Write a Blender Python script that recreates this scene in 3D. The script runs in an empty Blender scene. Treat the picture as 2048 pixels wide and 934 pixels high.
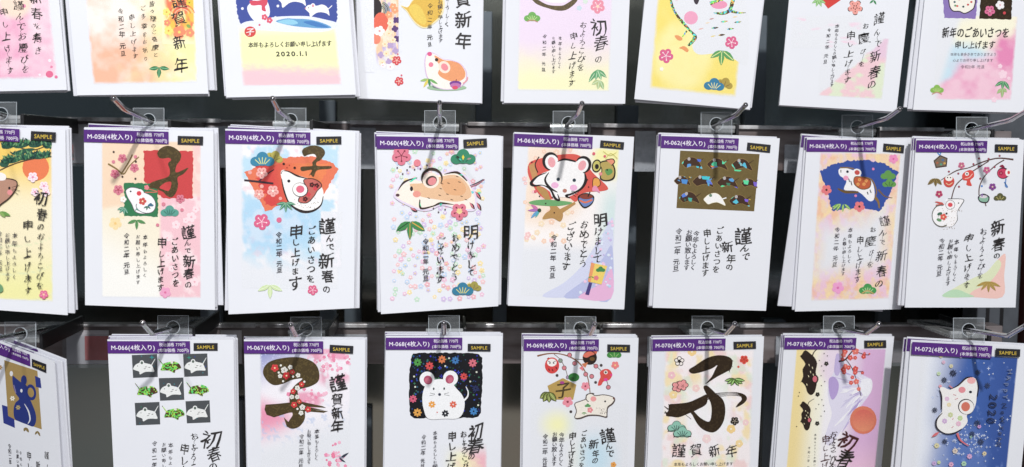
import bpy, math, random
import numpy as np
from mathutils import Vector, Matrix
from mathutils.geometry import tessellate_polygon
random.seed(7)
C = bpy.context.scene.collection
SC = bpy.context.scene

# ------------------------------------------------------------------ camera, light, exposure
FPX = 2126.0                       # focal length in pixels of a 2048 wide frame
VPX, VPY, ROLL = 890.0, 306.0, 0.0104
CAM_DIST = 0.975                   # camera to the face of the price rails, metres
yc = Vector((VPX-1024, 467-VPY, -FPX)).normalized()
xc = Vector((1, -ROLL, 0)); xc = (xc - xc.dot(yc)*yc).normalized()
zc = xc.cross(yc)
ROT = Matrix((xc, yc, zc))          # camera space -> world space
CAMPOS = Vector((0, -CAM_DIST, 1.35))
cam = bpy.data.cameras.new('camera'); camo = bpy.data.objects.new('camera', cam); C.objects.link(camo)
camo.matrix_world = Matrix.Translation(CAMPOS) @ ROT.to_4x4()
cam.sensor_width = 36; cam.lens = FPX/2048*36; cam.clip_start = .01; cam.clip_end = 50
cam.dof.use_dof = True; cam.dof.focus_distance = .885; cam.dof.aperture_fstop = 7.0
SC.camera = camo

def ray(px, py):
    return ROT @ Vector((px-1024, -(py-467), -FPX)).normalized()
def hit(px, py, p0, n=Vector((0, -1, 0))):
    d = ray(px, py)
    return CAMPOS + d*((p0-CAMPOS).dot(n)/d.dot(n))
def at(px, py, y):                  # point of the upright plane at this y seen at that place of the picture
    return hit(px, py, Vector((0, y, 0)))

w = bpy.data.worlds.new('World'); SC.world = w; w.use_nodes = True
bg = w.node_tree.nodes['Background']; bg.inputs[0].default_value = (.80, .88, 1, 1); bg.inputs[1].default_value = .12
def lamp(name, loc, kind, power, size, target=None, color=(1, 1, 1)):
    l = bpy.data.lights.new(name, kind); o = bpy.data.objects.new(name, l); C.objects.link(o)
    l.energy = power; l.color = color; o.location = loc
    if kind == 'AREA': l.shape = 'RECTANGLE'; l.size, l.size_y = size
    else: l.shadow_soft_size = size
    if kind == 'SPOT': l.spot_size = math.radians(80); l.spot_blend = .7
    if target: o.rotation_euler = (Vector(target)-Vector(loc)).to_track_quat('-Z', 'Y').to_euler()
    return o
rowp = at(1430, 250, -.08)
lamp('shop_spotlight', (rowp.x, -1.68, rowp.z+1.02), 'SPOT', 106, .028, (rowp.x-.30, 0, rowp.z-.2), (1, .985, .965))
lamp('shop_spotlight', (rowp.x-.72, -1.66, rowp.z+1.05), 'SPOT', 26, .030, (rowp.x-.62, 0, rowp.z-.26), (.95, .97, 1)).data.spot_size = math.radians(34)
lamp('fill_area_light', (-.2, -3.2, 3.0), 'AREA', 40, (2.4, 1.4), (-.2, -2.0, 0), (.93, .96, 1))  # added soft fill for the cards and floor, no visible source
lamp('fill_area_light', (-.2, -6.3, 3.0), 'AREA', 105, (3.0, 1.4), (-.2, -6.5, 0), (1, .98, .95))  # added to brighten the far floor mirrored in the back panel
SC.view_settings.view_transform = 'Standard'; SC.view_settings.look = 'None'
SC.view_settings.exposure = .09; SC.view_settings.gamma = 1; SC.view_settings.use_curve_mapping = False

# ------------------------------------------------------------------ colours and materials
def lin(h):
    if not isinstance(h, str): return h
    out = []
    for i in (0, 2, 4):
        c = int(h[i:i+2], 16)/255
        out.append(c/12.92 if c < .04045 else ((c+.055)/1.055)**2.4)
    g = .3*out[0]+.6*out[1]+.1*out[2]
    return tuple(q*.92+g*.08 for q in out)      # printing ink is a little duller than pure colour
PAPER = (.80, .815, .86)
PRINT_WHITE = (.785, .80, .845)
def newmat(name):
    m = bpy.data.materials.new(name); m.use_nodes = True
    return m, m.node_tree, m.node_tree.nodes['Principled BSDF']
def N(nt, t, **k):
    n = nt.nodes.new(t)
    for a, b in k.items():
        if isinstance(a, str) and hasattr(n, a): setattr(n, a, b)
        else: n.inputs[a].default_value = b
    return n
def paper_mat(name, col):
    m, nt, b = newmat(name)
    tc = N(nt, 'ShaderNodeTexCoord')
    no = N(nt, 'ShaderNodeTexNoise'); no.inputs['Scale'].default_value = 900; no.inputs['Detail'].default_value = 3
    big = N(nt, 'ShaderNodeTexNoise'); big.inputs['Scale'].default_value = 18
    mx = N(nt, 'ShaderNodeMix', data_type='RGBA'); mx.inputs[6].default_value = (*col, 1)
    mx.inputs[7].default_value = (col[0]*.93, col[1]*.93, col[2]*.95, 1)
    nt.links.new(tc.outputs['Object'], no.inputs['Vector']); nt.links.new(tc.outputs['Object'], big.inputs['Vector'])
    nt.links.new(big.outputs[0], mx.inputs[0]); nt.links.new(mx.outputs[2], b.inputs['Base Color'])
    bp = N(nt, 'ShaderNodeBump'); bp.inputs['Strength'].default_value = .12; bp.inputs['Distance'].default_value = .0004
    nt.links.new(no.outputs[0], bp.inputs['Height']); nt.links.new(bp.outputs[0], b.inputs['Normal'])
    b.inputs['Roughness'].default_value = .55; b.inputs['Specular IOR Level'].default_value = .3
    return m
M = {}
M['paper'] = paper_mat('white_card_paper', PAPER)
M['pack'] = paper_mat('sleeved_card_paper', (.70, .71, .76))
def attr_mat(name, rough, metal=0, grain=.05):
    m, nt, b = newmat(name)
    a = N(nt, 'ShaderNodeAttribute'); a.attribute_name = 'Col'
    tc = N(nt, 'ShaderNodeTexCoord'); no = N(nt, 'ShaderNodeTexNoise')
    no.inputs['Scale'].default_value = 1400; no.inputs['Detail'].default_value = 2
    nt.links.new(tc.outputs['Object'], no.inputs['Vector'])
    mr = N(nt, 'ShaderNodeMapRange'); mr.inputs[1].default_value = .3; mr.inputs[2].default_value = .7
    mr.inputs[3].default_value = 1-grain; mr.inputs[4].default_value = 1+grain*.4
    nt.links.new(no.outputs[0], mr.inputs[0])
    vm = N(nt, 'ShaderNodeVectorMath', operation='SCALE')
    nt.links.new(a.outputs['Color'], vm.inputs[0]); nt.links.new(mr.outputs[0], vm.inputs['Scale'])
    nt.links.new(vm.outputs[0], b.inputs['Base Color'])
    b.inputs['Roughness'].default_value = rough; b.inputs['Metallic'].default_value = metal
    b.inputs['Specular IOR Level'].default_value = .3
    return m
M['ink'] = attr_mat('printed_ink', .55, 0, .10)
def foil_mat(name, base, spark, scale, thr, metal, rough, hue=False):
    m, nt, b = newmat(name)
    tc = N(nt, 'ShaderNodeTexCoord'); v = N(nt, 'ShaderNodeTexVoronoi'); v.inputs['Scale'].default_value = scale
    nt.links.new(tc.outputs['Object'], v.inputs['Vector'])
    sep = N(nt, 'ShaderNodeSeparateColor'); nt.links.new(v.outputs['Color'], sep.inputs[0])
    gt = N(nt, 'ShaderNodeMath', operation='GREATER_THAN'); gt.inputs[1].default_value = thr
    nt.links.new(sep.outputs[0], gt.inputs[0])
    mx = N(nt, 'ShaderNodeMix', data_type='RGBA'); mx.inputs[6].default_value = (*base, 1); mx.inputs[7].default_value = (*spark, 1)
    nt.links.new(gt.outputs[0], mx.inputs[0])
    if hue:
        cc = N(nt, 'ShaderNodeCombineColor', mode='HSV'); cc.inputs[1].default_value = .85; cc.inputs[2].default_value = .75
        h = N(nt, 'ShaderNodeMapRange'); h.inputs[3].default_value = hue[0]; h.inputs[4].default_value = hue[1]
        nt.links.new(sep.outputs[1], h.inputs[0]); nt.links.new(h.outputs[0], cc.inputs[0]); nt.links.new(cc.outputs[0], mx.inputs[7])
    nt.links.new(mx.outputs[2], b.inputs['Base Color'])
    b.inputs['Metallic'].default_value = metal; b.inputs['Roughness'].default_value = rough
    return m
M['gold'] = foil_mat('gold_foil', (.070, .046, .014), (.105, .072, .022), 900, .72, .25, .5)
M['gold2'] = foil_mat('bright_gold_foil', (.145, .10, .028), (.16, .112, .032), 900, .6, .25, .5)
M['brown'] = foil_mat('dark_foil', (.032, .017, .006), (.05, .03, .012), 800, .8, .3, .45)
M['holo'] = foil_mat('hologram_foil', (.07, .03, .01), (.5, .2, .1), 900, .5, .2, .4, (0, .62))
M['holog'] = foil_mat('green_hologram_foil', (.09, .045, .02), (.1, .6, .1), 1000, .45, .2, .4, (.20, .38))
M['holod'] = foil_mat('dark_hologram_foil', (.055, .024, .012), (.1, .6, .1), 260, .86, .2, .4, (.38, .68))

# ------------------------------------------------------------------ object helpers
def link(name, me, parent=None):
    o = bpy.data.objects.new(name, me); C.objects.link(o)
    if parent: o.parent = parent
    return o
def empty(name, loc, rotz=0):
    o = bpy.data.objects.new(name, None); C.objects.link(o); o.location = loc; o.rotation_euler = (0, 0, rotz)
    o.empty_display_size = .02
    return o
def tag(o, label=None, cat=None, group=None, kind=None):
    if label: o['label'] = label
    if cat: o['category'] = cat
    if group: o['group'] = group
    if kind: o['kind'] = kind
    return o
def mesh(name, vs, fs, mats, parent=None, mi=None, smooth=False):
    me = bpy.data.meshes.new(name); me.from_pydata([tuple(v) for v in vs], [], fs)
    for m in (mats if isinstance(mats, (list, tuple)) else [mats]): me.materials.append(m)
    if mi: me.polygons.foreach_set('material_index', mi)
    if smooth: me.polygons.foreach_set('use_smooth', [True]*len(fs))
    me.update()
    return link(name, me, parent)
def prism(pts_front, depth_vec):
    n = len(pts_front)
    vs = [Vector(p) for p in pts_front]+[Vector(p)+depth_vec for p in pts_front]
    fs = [tuple(range(n)), tuple(range(2*n-1, n-1, -1))]+[(i, i+n, (i+1) % n+n, (i+1) % n) for i in range(n)]
    return vs, fs
def boxv(x0, x1, y0, y1, z0, z1):
    vs = [(x, y, z) for x in (x0, x1) for y in (y0, y1) for z in (z0, z1)]
    return vs, [(0, 1, 3, 2), (4, 6, 7, 5), (0, 4, 5, 1), (2, 3, 7, 6), (0, 2, 6, 4), (1, 5, 7, 3)]
def bevel(o, w, seg=2):
    b = o.modifiers.new('bevel', 'BEVEL'); b.width = w; b.segments = seg; b.limit_method = 'ANGLE'
    return o
def tube(name, pts, r, mat, parent=None, seg=14, caps=True):
    pts = [Vector(p) for p in pts]; vs = []; fs = []
    rings = []
    rad = [r]*len(pts)
    if caps:                      # rounded end towards the shopper
        d = (pts[-1]-pts[-2]).normalized(); e = pts[-1]
        for k in range(1, 5):
            a = k/4*math.pi/2; pts.append(e+d*(r*1.15*math.sin(a))); rad.append(max(r*1.15*math.cos(a), r*.02))
    up = Vector((1, 0, 0))
    for i, p in enumerate(pts):
        d = (pts[min(i+1, len(pts)-1)]-pts[max(i-1, 0)]).normalized()
        u = (up-d*up.dot(d)).normalized(); v = d.cross(u)
        for k in range(seg):
            a = 2*math.pi*k/seg; vs.append(p+(u*math.cos(a)+v*math.sin(a))*rad[i])
    for i in range(len(pts)-1):
        for k in range(seg):
            fs.append((i*seg+k, i*seg+(k+1) % seg, (i+1)*seg+(k+1) % seg, (i+1)*seg+k))
    fs.append(tuple(range(seg-1, -1, -1))); fs.append(tuple((len(pts)-1)*seg+k for k in range(seg)))
    return mesh(name, vs, fs, mat, parent, smooth=True)

# ------------------------------------------------------------------ glyphs
_fc = bpy.data.curves.new('glyph_source', 'FONT'); _fc.resolution_u = 3
_fo = bpy.data.objects.new('glyph_source', _fc); C.objects.link(_fo)
GL = {}
def glyph(ch):
    if ch in GL: return GL[ch]
    _fc.body = ch
    dg = bpy.context.evaluated_depsgraph_get(); dg.update()
    me = bpy.data.meshes.new_from_object(_fo.evaluated_get(dg))
    vs = np.array([v.co[:2] for v in me.vertices]).reshape(-1, 2)
    # weld doubles so that outline normals are right
    key = {}; remap = []; nv = []
    for p in vs:
        k = (round(p[0], 4), round(p[1], 4))
        if k not in key: key[k] = len(nv); nv.append(p)
        remap.append(key[k])
    fs = []
    for p in me.polygons:
        f = [remap[i] for i in p.vertices]
        if len(set(f)) == len(f): fs.append(f)
    vs = np.array(nv).reshape(-1, 2)
    ed = {}
    for f in fs:
        for i in range(len(f)):
            a, b = f[i], f[(i+1) % len(f)]; ed[(a, b)] = 1
    nor = np.zeros_like(vs)
    for (a, b) in ed:
        if (b, a) not in ed:
            d = vs[b]-vs[a]; n = np.array([d[1], -d[0]]); L = np.hypot(*n)
            if L > 0: nor[a] += n/L; nor[b] += n/L
    L = np.hypot(nor[:, 0], nor[:, 1]) if len(nor) else np.zeros(0)
    nor = nor/np.maximum(L, 1e-6)[:, None] if len(nor) else nor
    # winding check
    if len(fs):
        f = fs[0]; a = sum(vs[f[i]][0]*vs[f[(i+1) % len(f)]][1]-vs[f[(i+1) % len(f)]][0]*vs[f[i]][1] for i in range(len(f)))
        if a < 0: nor = -nor
    bpy.data.meshes.remove(me)
    adv = (vs[:, 0].max()+.06) if len(vs) else .5
    if ord(ch) > 0x2000: adv = 1.0
    GL[ch] = (vs, fs, nor, adv)
    return GL[ch]
KANA = set('あいうえおかきくけこさしすせそたちつてとなにぬねのはひふへほまみむめもやゆよらりるれろわをんがぎぐげござじずぜぞだでどばびぶべぼ々')

# ------------------------------------------------------------------ a card and the print on it
def cr(pts, closed=True, n=5):
    p = [Vector((a[0], a[1])) for a in pts]; m = len(p); out = []
    if m < 3: return p
    rng = range(m) if closed else range(m-1)
    for i in rng:
        if closed: a, b, c, d = p[(i-1) % m], p[i], p[(i+1) % m], p[(i+2) % m]
        else: a, b, c, d = p[max(i-1, 0)], p[i], p[i+1], p[min(i+2, m-1)]
        for k in range(n):
            t = k/n
            out.append(.5*((2*b)+(c-a)*t+(2*a-5*b+4*c-d)*t*t+(3*b-a-3*c+d)*t**3))
    if not closed: out.append(p[-1])
    return out
def sst(a, b, x):
    t = np.clip((x-a)/(b-a), 0, 1); return t*t*(3-2*t)
def vn(U, V, s, seed):
    r = np.random.RandomState(seed); g = r.rand(64, 64); x = U*s+7.3; y = V*s+3.1
    xi = np.floor(x).astype(int); yi = np.floor(y).astype(int); fx = x-xi; fy = y-yi
    fx = fx*fx*(3-2*fx); fy = fy*fy*(3-2*fy)
    q = lambda a, b: g[a % 64, b % 64]
    return (q(xi, yi)*(1-fx)+q(xi+1, yi)*fx)*(1-fy)+(q(xi, yi+1)*(1-fx)+q(xi+1, yi+1)*fx)*fy
def fb(U, V, s, seed):
    V = V*1.4
    return (vn(U, V, s, seed)+.5*vn(U, V, s*2.1, seed+1)+.25*vn(U, V, s*4.3, seed+2))/1.75

class Part:
    def __init__(s): s.v = []; s.f = []; s.c = []; s.m = []
class Card:
    def __init__(s, code, label, view, quad, depth, yaw=0, group='sample cards hanging in three rows'):
        s.code = code; s.vx, s.vy, s.vs = view; s.quad = [Vector(q) for q in quad]; s.y = depth-CAM_DIST
        a = (s.quad[0]+s.quad[1])/2; X, Y = s.vx+a.x/s.vs, s.vy+a.y/s.vs
        s.p0 = at(X, Y, s.y); s.yaw = yaw
        s.n = Matrix.Rotation(yaw, 3, 'Z') @ Vector((0, -1, 0)); s.inv = Matrix.Rotation(-yaw, 3, 'Z')
        s.root = empty('sample_card', s.p0, yaw); tag(s.root, label, 'greeting card', group)
        s.parts = {}; s.cur = None; s.hold = False; s.z = 0.00005; s.mat = 'ink'
        tl, tr, br, bl = s.quad
        s.ex = (tr-tl).normalized(); s.ey = (bl-tl).normalized()
        # paper
        fr = [s.L(q.x, q.y, 0) for q in (tl, tr, br, bl)]
        vs, fs = prism(fr, Vector((0, .0009, 0))); mesh('card_paper', vs, fs, M['paper'], s.root)
        s.corners = fr
    def L(s, x, y, h=0):
        p = hit(s.vx+x/s.vs, s.vy+y/s.vs, s.p0, s.n); q = s.inv @ (p-s.p0); q.y -= h
        return q
    def part(s, name, mat='ink'):
        s.mat = mat; s.cur = s.parts.setdefault(name, Part()); return s
    def m(s, mat): s.mat = mat; return s
    def h(s): s.z += 1.5e-6 if s.hold else 4e-6; return s.z
    def add(s, pts, faces, cols):
        p = s.cur; o = len(p.v); z = s.h()
        # projective map done by hand for speed
        p.v += [tuple(s.L(a[0], a[1], z)) for a in pts]
        for f, c in zip(faces, cols):
            p.f.append(tuple(i+o for i in f)); p.c.append(c); p.m.append(s.mat)
    def poly(s, pts, col, smooth=False, n=5):
        pts = cr(pts, True, n) if smooth else [Vector((a[0], a[1])) for a in pts]
        tr = tessellate_polygon([[Vector((a[0], a[1], 0)) for a in pts]])
        c = lin(col); s.add(pts, [t for t in tr], [c]*len(tr)); return s
    def blob(s, pts, col, out=None, ow=3, n=5):
        s.poly(pts, col, True, n)
        if out: s.stroke(list(pts)+[pts[0]], ow, out, closed=True)
        return s
    def rough(s, pts, col, amp=3, n=9, seed=1):    # torn edge
        r = random.Random(seed); P = []; m = len(pts)
        for i in range(m):
            a, b = Vector(pts[i]), Vector(pts[(i+1) % m]); d = (b-a); k = max(2, int(d.length/n)); nn = Vector((d.y, -d.x)).normalized()
            for j in range(k): P.append(a+d*(j/k)+nn*r.uniform(-amp, amp))
        return s.poly(P, col)
    def stroke(s, pts, w, col, closed=False, w1=None, n=5, press=None):
        q = cr(pts[:-1], True, n) if closed else cr(pts, False, n)
        if closed: q.append(q[0])
        m = len(q); P = []; F = []
        for i, p in enumerate(q):
            if closed: d = q[(i+1) % (m-1)]-q[(i-1) % (m-1)]
            else: d = q[min(i+1, m-1)]-q[max(i-1, 0)]
            if d.length < 1e-6: d = Vector((1, 0))
            d.normalize(); nn = Vector((-d.y, d.x)); t = i/(m-1)
            if press: 
                k = t*(len(press)-1); a = int(min(k, len(press)-2)); ww = w*(press[a]+(press[a+1]-press[a])*(k-a))
            else: ww = w if w1 is None else w+(w1-w)*t
            P += [p+nn*ww/2, p-nn*ww/2]
        for i in range(m-1): F.append((2*i, 2*i+1, 2*i+3, 2*i+2))
        s.add(P, F, [lin(col)]*len(F)); return s
    def ell(s, x, y, rx, ry=None, col='000000', rot=0, n=20):
        ry = rx if ry is None else ry; a = math.radians(rot); ca, sa = math.cos(a), math.sin(a); P = []
        for k in range(n):
            t = 2*math.pi*k/n; u, v = rx*math.cos(t), ry*math.sin(t); P.append((x+u*ca-v*sa, y+u*sa+v*ca))
        s.add(P, [tuple(range(n))], [lin(col)]); return s
    def ring(s, x, y, rx, ry, w, col, rot=0, a0=0, a1=360, press=None):
        a = math.radians(rot); ca, sa = math.cos(a), math.sin(a); P = []; k = 14
        for i in range(k+1):
            t = math.radians(a0+(a1-a0)*i/k); u, v = rx*math.cos(t), ry*math.sin(t); P.append((x+u*ca-v*sa, y+u*sa+v*ca))
        return s.stroke(P, w, col, n=2, press=press)
    def flower(s, x, y, r, col, ctr=None, rot=0, pet=5, depth=.28, dots=None):
        P = []; n = pet*8
        for k in range(n):
            t = 2*math.pi*k/n; rr = r*(1-depth+depth*abs(math.cos(pet*t/2))**.7)
            P.append((x+rr*math.cos(t+rot), y+rr*math.sin(t+rot)))
        s.add(P, [tuple(range(n))], [lin(col)])
        if dots:
            for k in range(pet):
                t = 2*math.pi*(k+.0)/pet+rot; s.stroke([(x, y), (x+r*.55*math.cos(t), y+r*.55*math.sin(t))], r*.07, dots, n=1)
                s.ell(x+r*.58*math.cos(t), y+r*.58*math.sin(t), r*.1, None, dots, n=6)
        if ctr: s.ell(x, y, r*.22, None, ctr, n=10)
        return s
    def burst(s, x, y, r, col, n=8, w=.22, rot=0):
        for k in range(n):
            t = 2*math.pi*k/n+rot; s.ell(x+r*.58*math.cos(t), y+r*.58*math.sin(t), r*.42, r*w, col, math.degrees(t), 8)
        return s
    def pine(s, x, y, w, col, line='E9E6A0', col2=None, rot=0, nl=5):
        a = math.radians(rot); R = lambda u, v: (x+u*math.cos(a)-v*math.sin(a), y+u*math.sin(a)+v*math.cos(a))
        for (u, v, rx, ry) in ((-.27, .06, .24, .20), (.27, .06, .24, .20), (0, -.08, .26, .27), (0, .08, .3, .16)):
            p = R(u*w, v*w); s.ell(p[0], p[1], rx*w, ry*w, col, rot)
        for k in range(nl):
            t = -1+2*k/(nl-1) if nl > 1 else 0; t *= .9
            s.stroke([R(t*.12*w, .17*w), R(t*.34*w, (-.12+.12*t*t)*w)], w*.035, line, n=1)
        return s
    def leaf(s, x0, y0, x1, y1, w, col, vein=None, out=None):
        a, b = Vector((x0, y0)), Vector((x1, y1)); d = b-a; nn = Vector((-d.y, d.x)).normalized()*w/2
        P = [a, a+d*.25+nn*.8, a+d*.5+nn, a+d*.78+nn*.6, b, a+d*.78-nn*.6, a+d*.5-nn, a+d*.25-nn*.8]
        if out: 
            g = w*.14; nv = nn.normalized()*g*2
            Q = [a-d*.08, a+d*.25+nn*.8+nv, a+d*.5+nn+nv, a+d*.78+nn*.6+nv, b+d*.06, a+d*.78-nn*.6-nv, a+d*.5-nn-nv, a+d*.25-nn*.8-nv]
            s.poly(Q, out)
        s.poly(P, col)
        if vein: s.stroke([a+d*.1, a+d*.9], w*.13, vein, n=1)
        return s
    def bamboo(s, x, y, r, col, vein=None, angs=(170, 90, 10), out=None, w=.36, bend=0):
        for k in angs:
            t = math.radians(k); s.leaf(x, y, x+r*math.cos(t), y+r*math.sin(t), r*w, col, vein, out)
        return s
    # ---- writing
    def glyphs(s, ch, x, y, size, col, wt=0, sty=0, rot=0, jit=0, sx=1, hor=0):
        vs, fs, nor, adv = glyph(ch)
        if not len(vs): return
        r = random.Random(int(x*13+y*7)+ord(ch)); v = vs.copy()
        # a brush: thickness follows the direction of the outline and swells here and there
        sw = .6+.8*np.sin(v[:, 0]*9+r.random()*6)*np.sin(v[:, 1]*8+r.random()*6)
        v = v+nor*np.maximum(wt+sty*(np.abs(nor[:, 0])*1.6-1.4+.9*sw), -.019).clip(None, .024)[:, None]
        v = v-np.array([.5 if adv == 1.0 else adv/2, .38])
        if jit:
            a, b, c, d = (r.uniform(-1, 1) for _ in range(4))
            v = v+jit*np.stack([.05*np.sin(v[:, 1]*5+a*3)+.12*a*v[:, 1], .05*np.sin(v[:, 0]*5+b*3)+.10*b*v[:, 0]-.10*v[:, 0]*0], 1)
            rot += jit*c*5; sx *= 1+jit*.14*d; size *= 1+jit*.08*a
        if sty: v[:, 1] += .13*v[:, 0]     # right shoulders rise in handwriting
        t = math.radians(rot); ct, st = math.cos(t), math.sin(t)
        gx = (v[:, 0]*sx*ct+v[:, 1]*st)*size; gy = (v[:, 0]*sx*st-v[:, 1]*ct)*size
        ex, ey = s.ex, s.ey
        P = [(x+gx[i]*ex.x+gy[i]*ey.x, y+gx[i]*ex.y+gy[i]*ey.y) for i in range(len(v))]
        s.add(P, fs, [lin(col)]*len(fs))
    def vt(s, txt, x0, y0, x1, y1, size, col='34312F', wt=.0, sty=.03, jit=.6, kana=.82, sx=1):
        """a column of writing running down from the centre of its first to the centre of its last sign"""
        n = len(txt); s.h()
        wts = [(.55 if c == ' ' else (kana if c in KANA else 1)) for c in txt]
        pos = [0]
        for i in range(1, n): pos.append(pos[-1]+(wts[i-1]+wts[i])/2)
        T = pos[-1] or 1
        if size < 42: col = '45424A'
        if jit >= .8: wt -= .003
        else: wt -= .001
        for i, c in enumerate(txt):
            if c == ' ': continue
            t = pos[i]/T; s.glyphs(c, x0+(x1-x0)*t, y0+(y1-y0)*t, size*wts[i]*.95, col, wt, sty, 0, min(jit*1.35, 1.5), sx)
            if jit >= .8 and i+1 < n and c in KANA and txt[i+1] in KANA:   # running hand: a hair line joins the signs
                t2 = pos[i+1]/T; xa, ya = x0+(x1-x0)*t, y0+(y1-y0)*t; xb, yb = x0+(x1-x0)*t2, y0+(y1-y0)*t2
                s.stroke([(xa+size*.12, ya+size*.27), (xa-size*.04, (ya+yb)/2), (xb+size*.02, yb-size*.26)], size*.04, col, w1=size*.02, n=3)
        return s
    def one(s, ch, x, y, size, col='2A2829', wt=.01, sty=.035, jit=.6, rot=0, sx=1):
        s.h(); s.glyphs(ch, x, y, size*.93, col, wt-.008, sty*1.15, rot, min(jit*1.3, 1.3), sx); return s
    def ht(s, txt, x0, x1, y, size, col='2A2829', wt=0, sty=0, jit=0, rise=None, rot=0):
        """a line of writing that fills x0..x1"""
        s.h(); ws = [glyph(c)[3] if c != ' ' else .4 for c in txt]; T = sum(ws); k = (x1-x0)/T
        sl = s.ex.y/s.ex.x if rise is None else rise; X = x0; sx = min(1.25, k/size)
        for c, a in zip(txt, ws):
            xx = X+a*k/2; X += a*k
            if c != ' ': s.glyphs(c, xx, y+(xx-(x0+x1)/2)*sl, size, col, wt, sty, rot, jit, sx)
        return s
    # ---- watercolour washes and other soft printed grounds
    def wash(s, quad, fn, nx=64, ny=90, soft=.02, edge=.01, seed=3, cut=False, base=PRINT_WHITE):
        q = [Vector(a) for a in quad]; u = np.linspace(0, 1, nx); v = np.linspace(0, 1, ny); U, V = np.meshgrid(u, v)
        c = np.ones((ny, nx, 3))*np.array(base); col = fn(U, V)
        a = 1.0
        d = np.minimum(np.minimum(U, 1-U), np.minimum(V, 1-V)*1.4)+(fb(U, V, 14, seed)-.5)*edge*2
        if isinstance(col, tuple): col, a = col
        a = a*sst(0, soft, d)
        c = col+0*c if cut else c*(1-a[..., None])+col*a[..., None]
        a = a+np.zeros_like(U)
        P = []
        x = (q[0].x*(1-U)+q[1].x*U)*(1-V)+(q[3].x*(1-U)+q[2].x*U)*V
        y = (q[0].y*(1-U)+q[1].y*U)*(1-V)+(q[3].y*(1-U)+q[2].y*U)*V
        xs, ys = x.ravel(), y.ravel(); P = list(zip(xs, ys)); F = []; cols = []; cf = c
        for j in range(ny-1):
            for i in range(nx-1):
                if cut and a[j, i]+a[j+1, i+1]+a[j, i+1]+a[j+1, i] < 2: continue
                F.append((j*nx+i, j*nx+i+1, (j+1)*nx+i+1, (j+1)*nx+i))
                cols.append([tuple(cf[j, i]), tuple(cf[j, i+1]), tuple(cf[j+1, i+1]), tuple(cf[j+1, i])])
        s.add(P, F, cols); s.z += .00002; return s
    def pimg(s, u, v):          # fraction of the card -> picture units
        tl, tr, br, bl = s.quad; a = tl.lerp(tr, u); b = bl.lerp(br, u); return a.lerp(b, v)
    def finish(s):
        for name, p in s.parts.items():
            if not p.f: continue
            mats = sorted(set(p.m)); me = bpy.data.meshes.new(name); me.from_pydata(p.v, [], p.f)
            for k in mats: me.materials.append(M[k])
            me.polygons.foreach_set('material_index', [mats.index(k) for k in p.m])
            ca = me.color_attributes.new('Col', 'FLOAT_COLOR', 'CORNER'); arr = []
            for poly, f, c in zip(me.polygons, p.f, p.c):
                if isinstance(c, list):
                    for q in c: arr += [*q, 1]
                else: arr += [c[0], c[1], c[2], 1]*len(f)
            ca.data.foreach_set('color', arr); me.update()
            link(name, me, s.root)
# ------------------------------------------------------------------ the cards, row by row
INK = '302D2E'
def A3(h): return np.array(lin(h))
def mixc(a, b, t): t = np.asarray(t)[..., None]; return a*(1-t)+b*t
def disc(U, V, x, y, rx, ry): return 1-sst(.6, 1.0, np.sqrt(((U-x)/rx)**2+((V-y)/ry)**2))
CARDS = []
def head(c, sx, sy, sw, sh, srot):
    """the violet price strip and the small black SAMPLE sticker"""
    tl, tr, br, bl = c.quad; q = c.pimg
    W = (tr-tl).length; e = .655
    y0 = .009; y1 = .079
    P = [q(.001, y0), q(e, y0), q(e, y1), q(.001, y1)]
    c.part('price_strip').poly(P, '56267F')
    c.part('strip_lettering')
    f = lambda u, v: q(u*e, y0+(y1-y0)*v)
    k = (P[1]-P[0]).length
    a, b = f(.04, .52), f(.575, .52); c.ht(c.code+'(4枚入り)', a.x, b.x, (a.y+b.y)/2, k*.074, 'EFEAF6', .012)
    a, b = f(.625, .28), f(.945, .28); c.ht('税込価格 770円', a.x, b.x, (a.y+b.y)/2, k*.05, 'EFEAF6', .012)
    a, b = f(.605, .74), f(.985, .74); c.ht('(本体価格 700円)', a.x, b.x, (a.y+b.y)/2, k*.05, 'EFEAF6', .012)
    t = math.radians(srot); cx, cy = math.cos(t), math.sin(t)
    S = [(sx+u*sw/2*cx-v*sh/2*cy, sy+u*sw/2*cy+v*sh/2*cx) for u, v in ((-1, -1), (1, -1), (1, 1), (-1, 1))]
    c.part('sample_sticker').poly(S, '26262C'); c.part('sticker_lettering')
    c.ht('SAMPLE', sx-sw*.36, sx+sw*.36, sy+sh*.02, sh*.62, 'D9B92F', .012, rise=cy)
def zodiac_ko(c, x, y, w, col_mat):
    pass
def speckle(c, x0, y0, x1, y1, n, r0, r1, cols, seed=1, kind='dot'):
    r = random.Random(seed); c.hold = True
    for _ in range(n):
        x, y, q, k = r.uniform(x0, x1), r.uniform(y0, y1), r.uniform(r0, r1), r.choice(cols)
        if kind == 'dot': c.ell(x, y, q, None, k, n=8)
        elif kind == 'flower': c.flower(x, y, q, k, rot=r.random()*6)
    c.hold = False; c.h()
def bolls(c, pts, r, col='E8909A', edge='4A3A34'):
    for x, y in pts: c.ell(x, y, r, None, edge, n=12); c.ell(x, y, r*.78, None, col, n=12)
def reiwa(c, x0, y0, x1, y1, s, **k): c.vt('令和二年 元旦', x0, y0, x1, y1, s, **k)

VT = lambda x0: (x0, 0, 3.7364)
V2 = lambda x0: (x0, 230, 2.2780)
V3 = lambda x0: (x0, 630, 3.0724)

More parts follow.
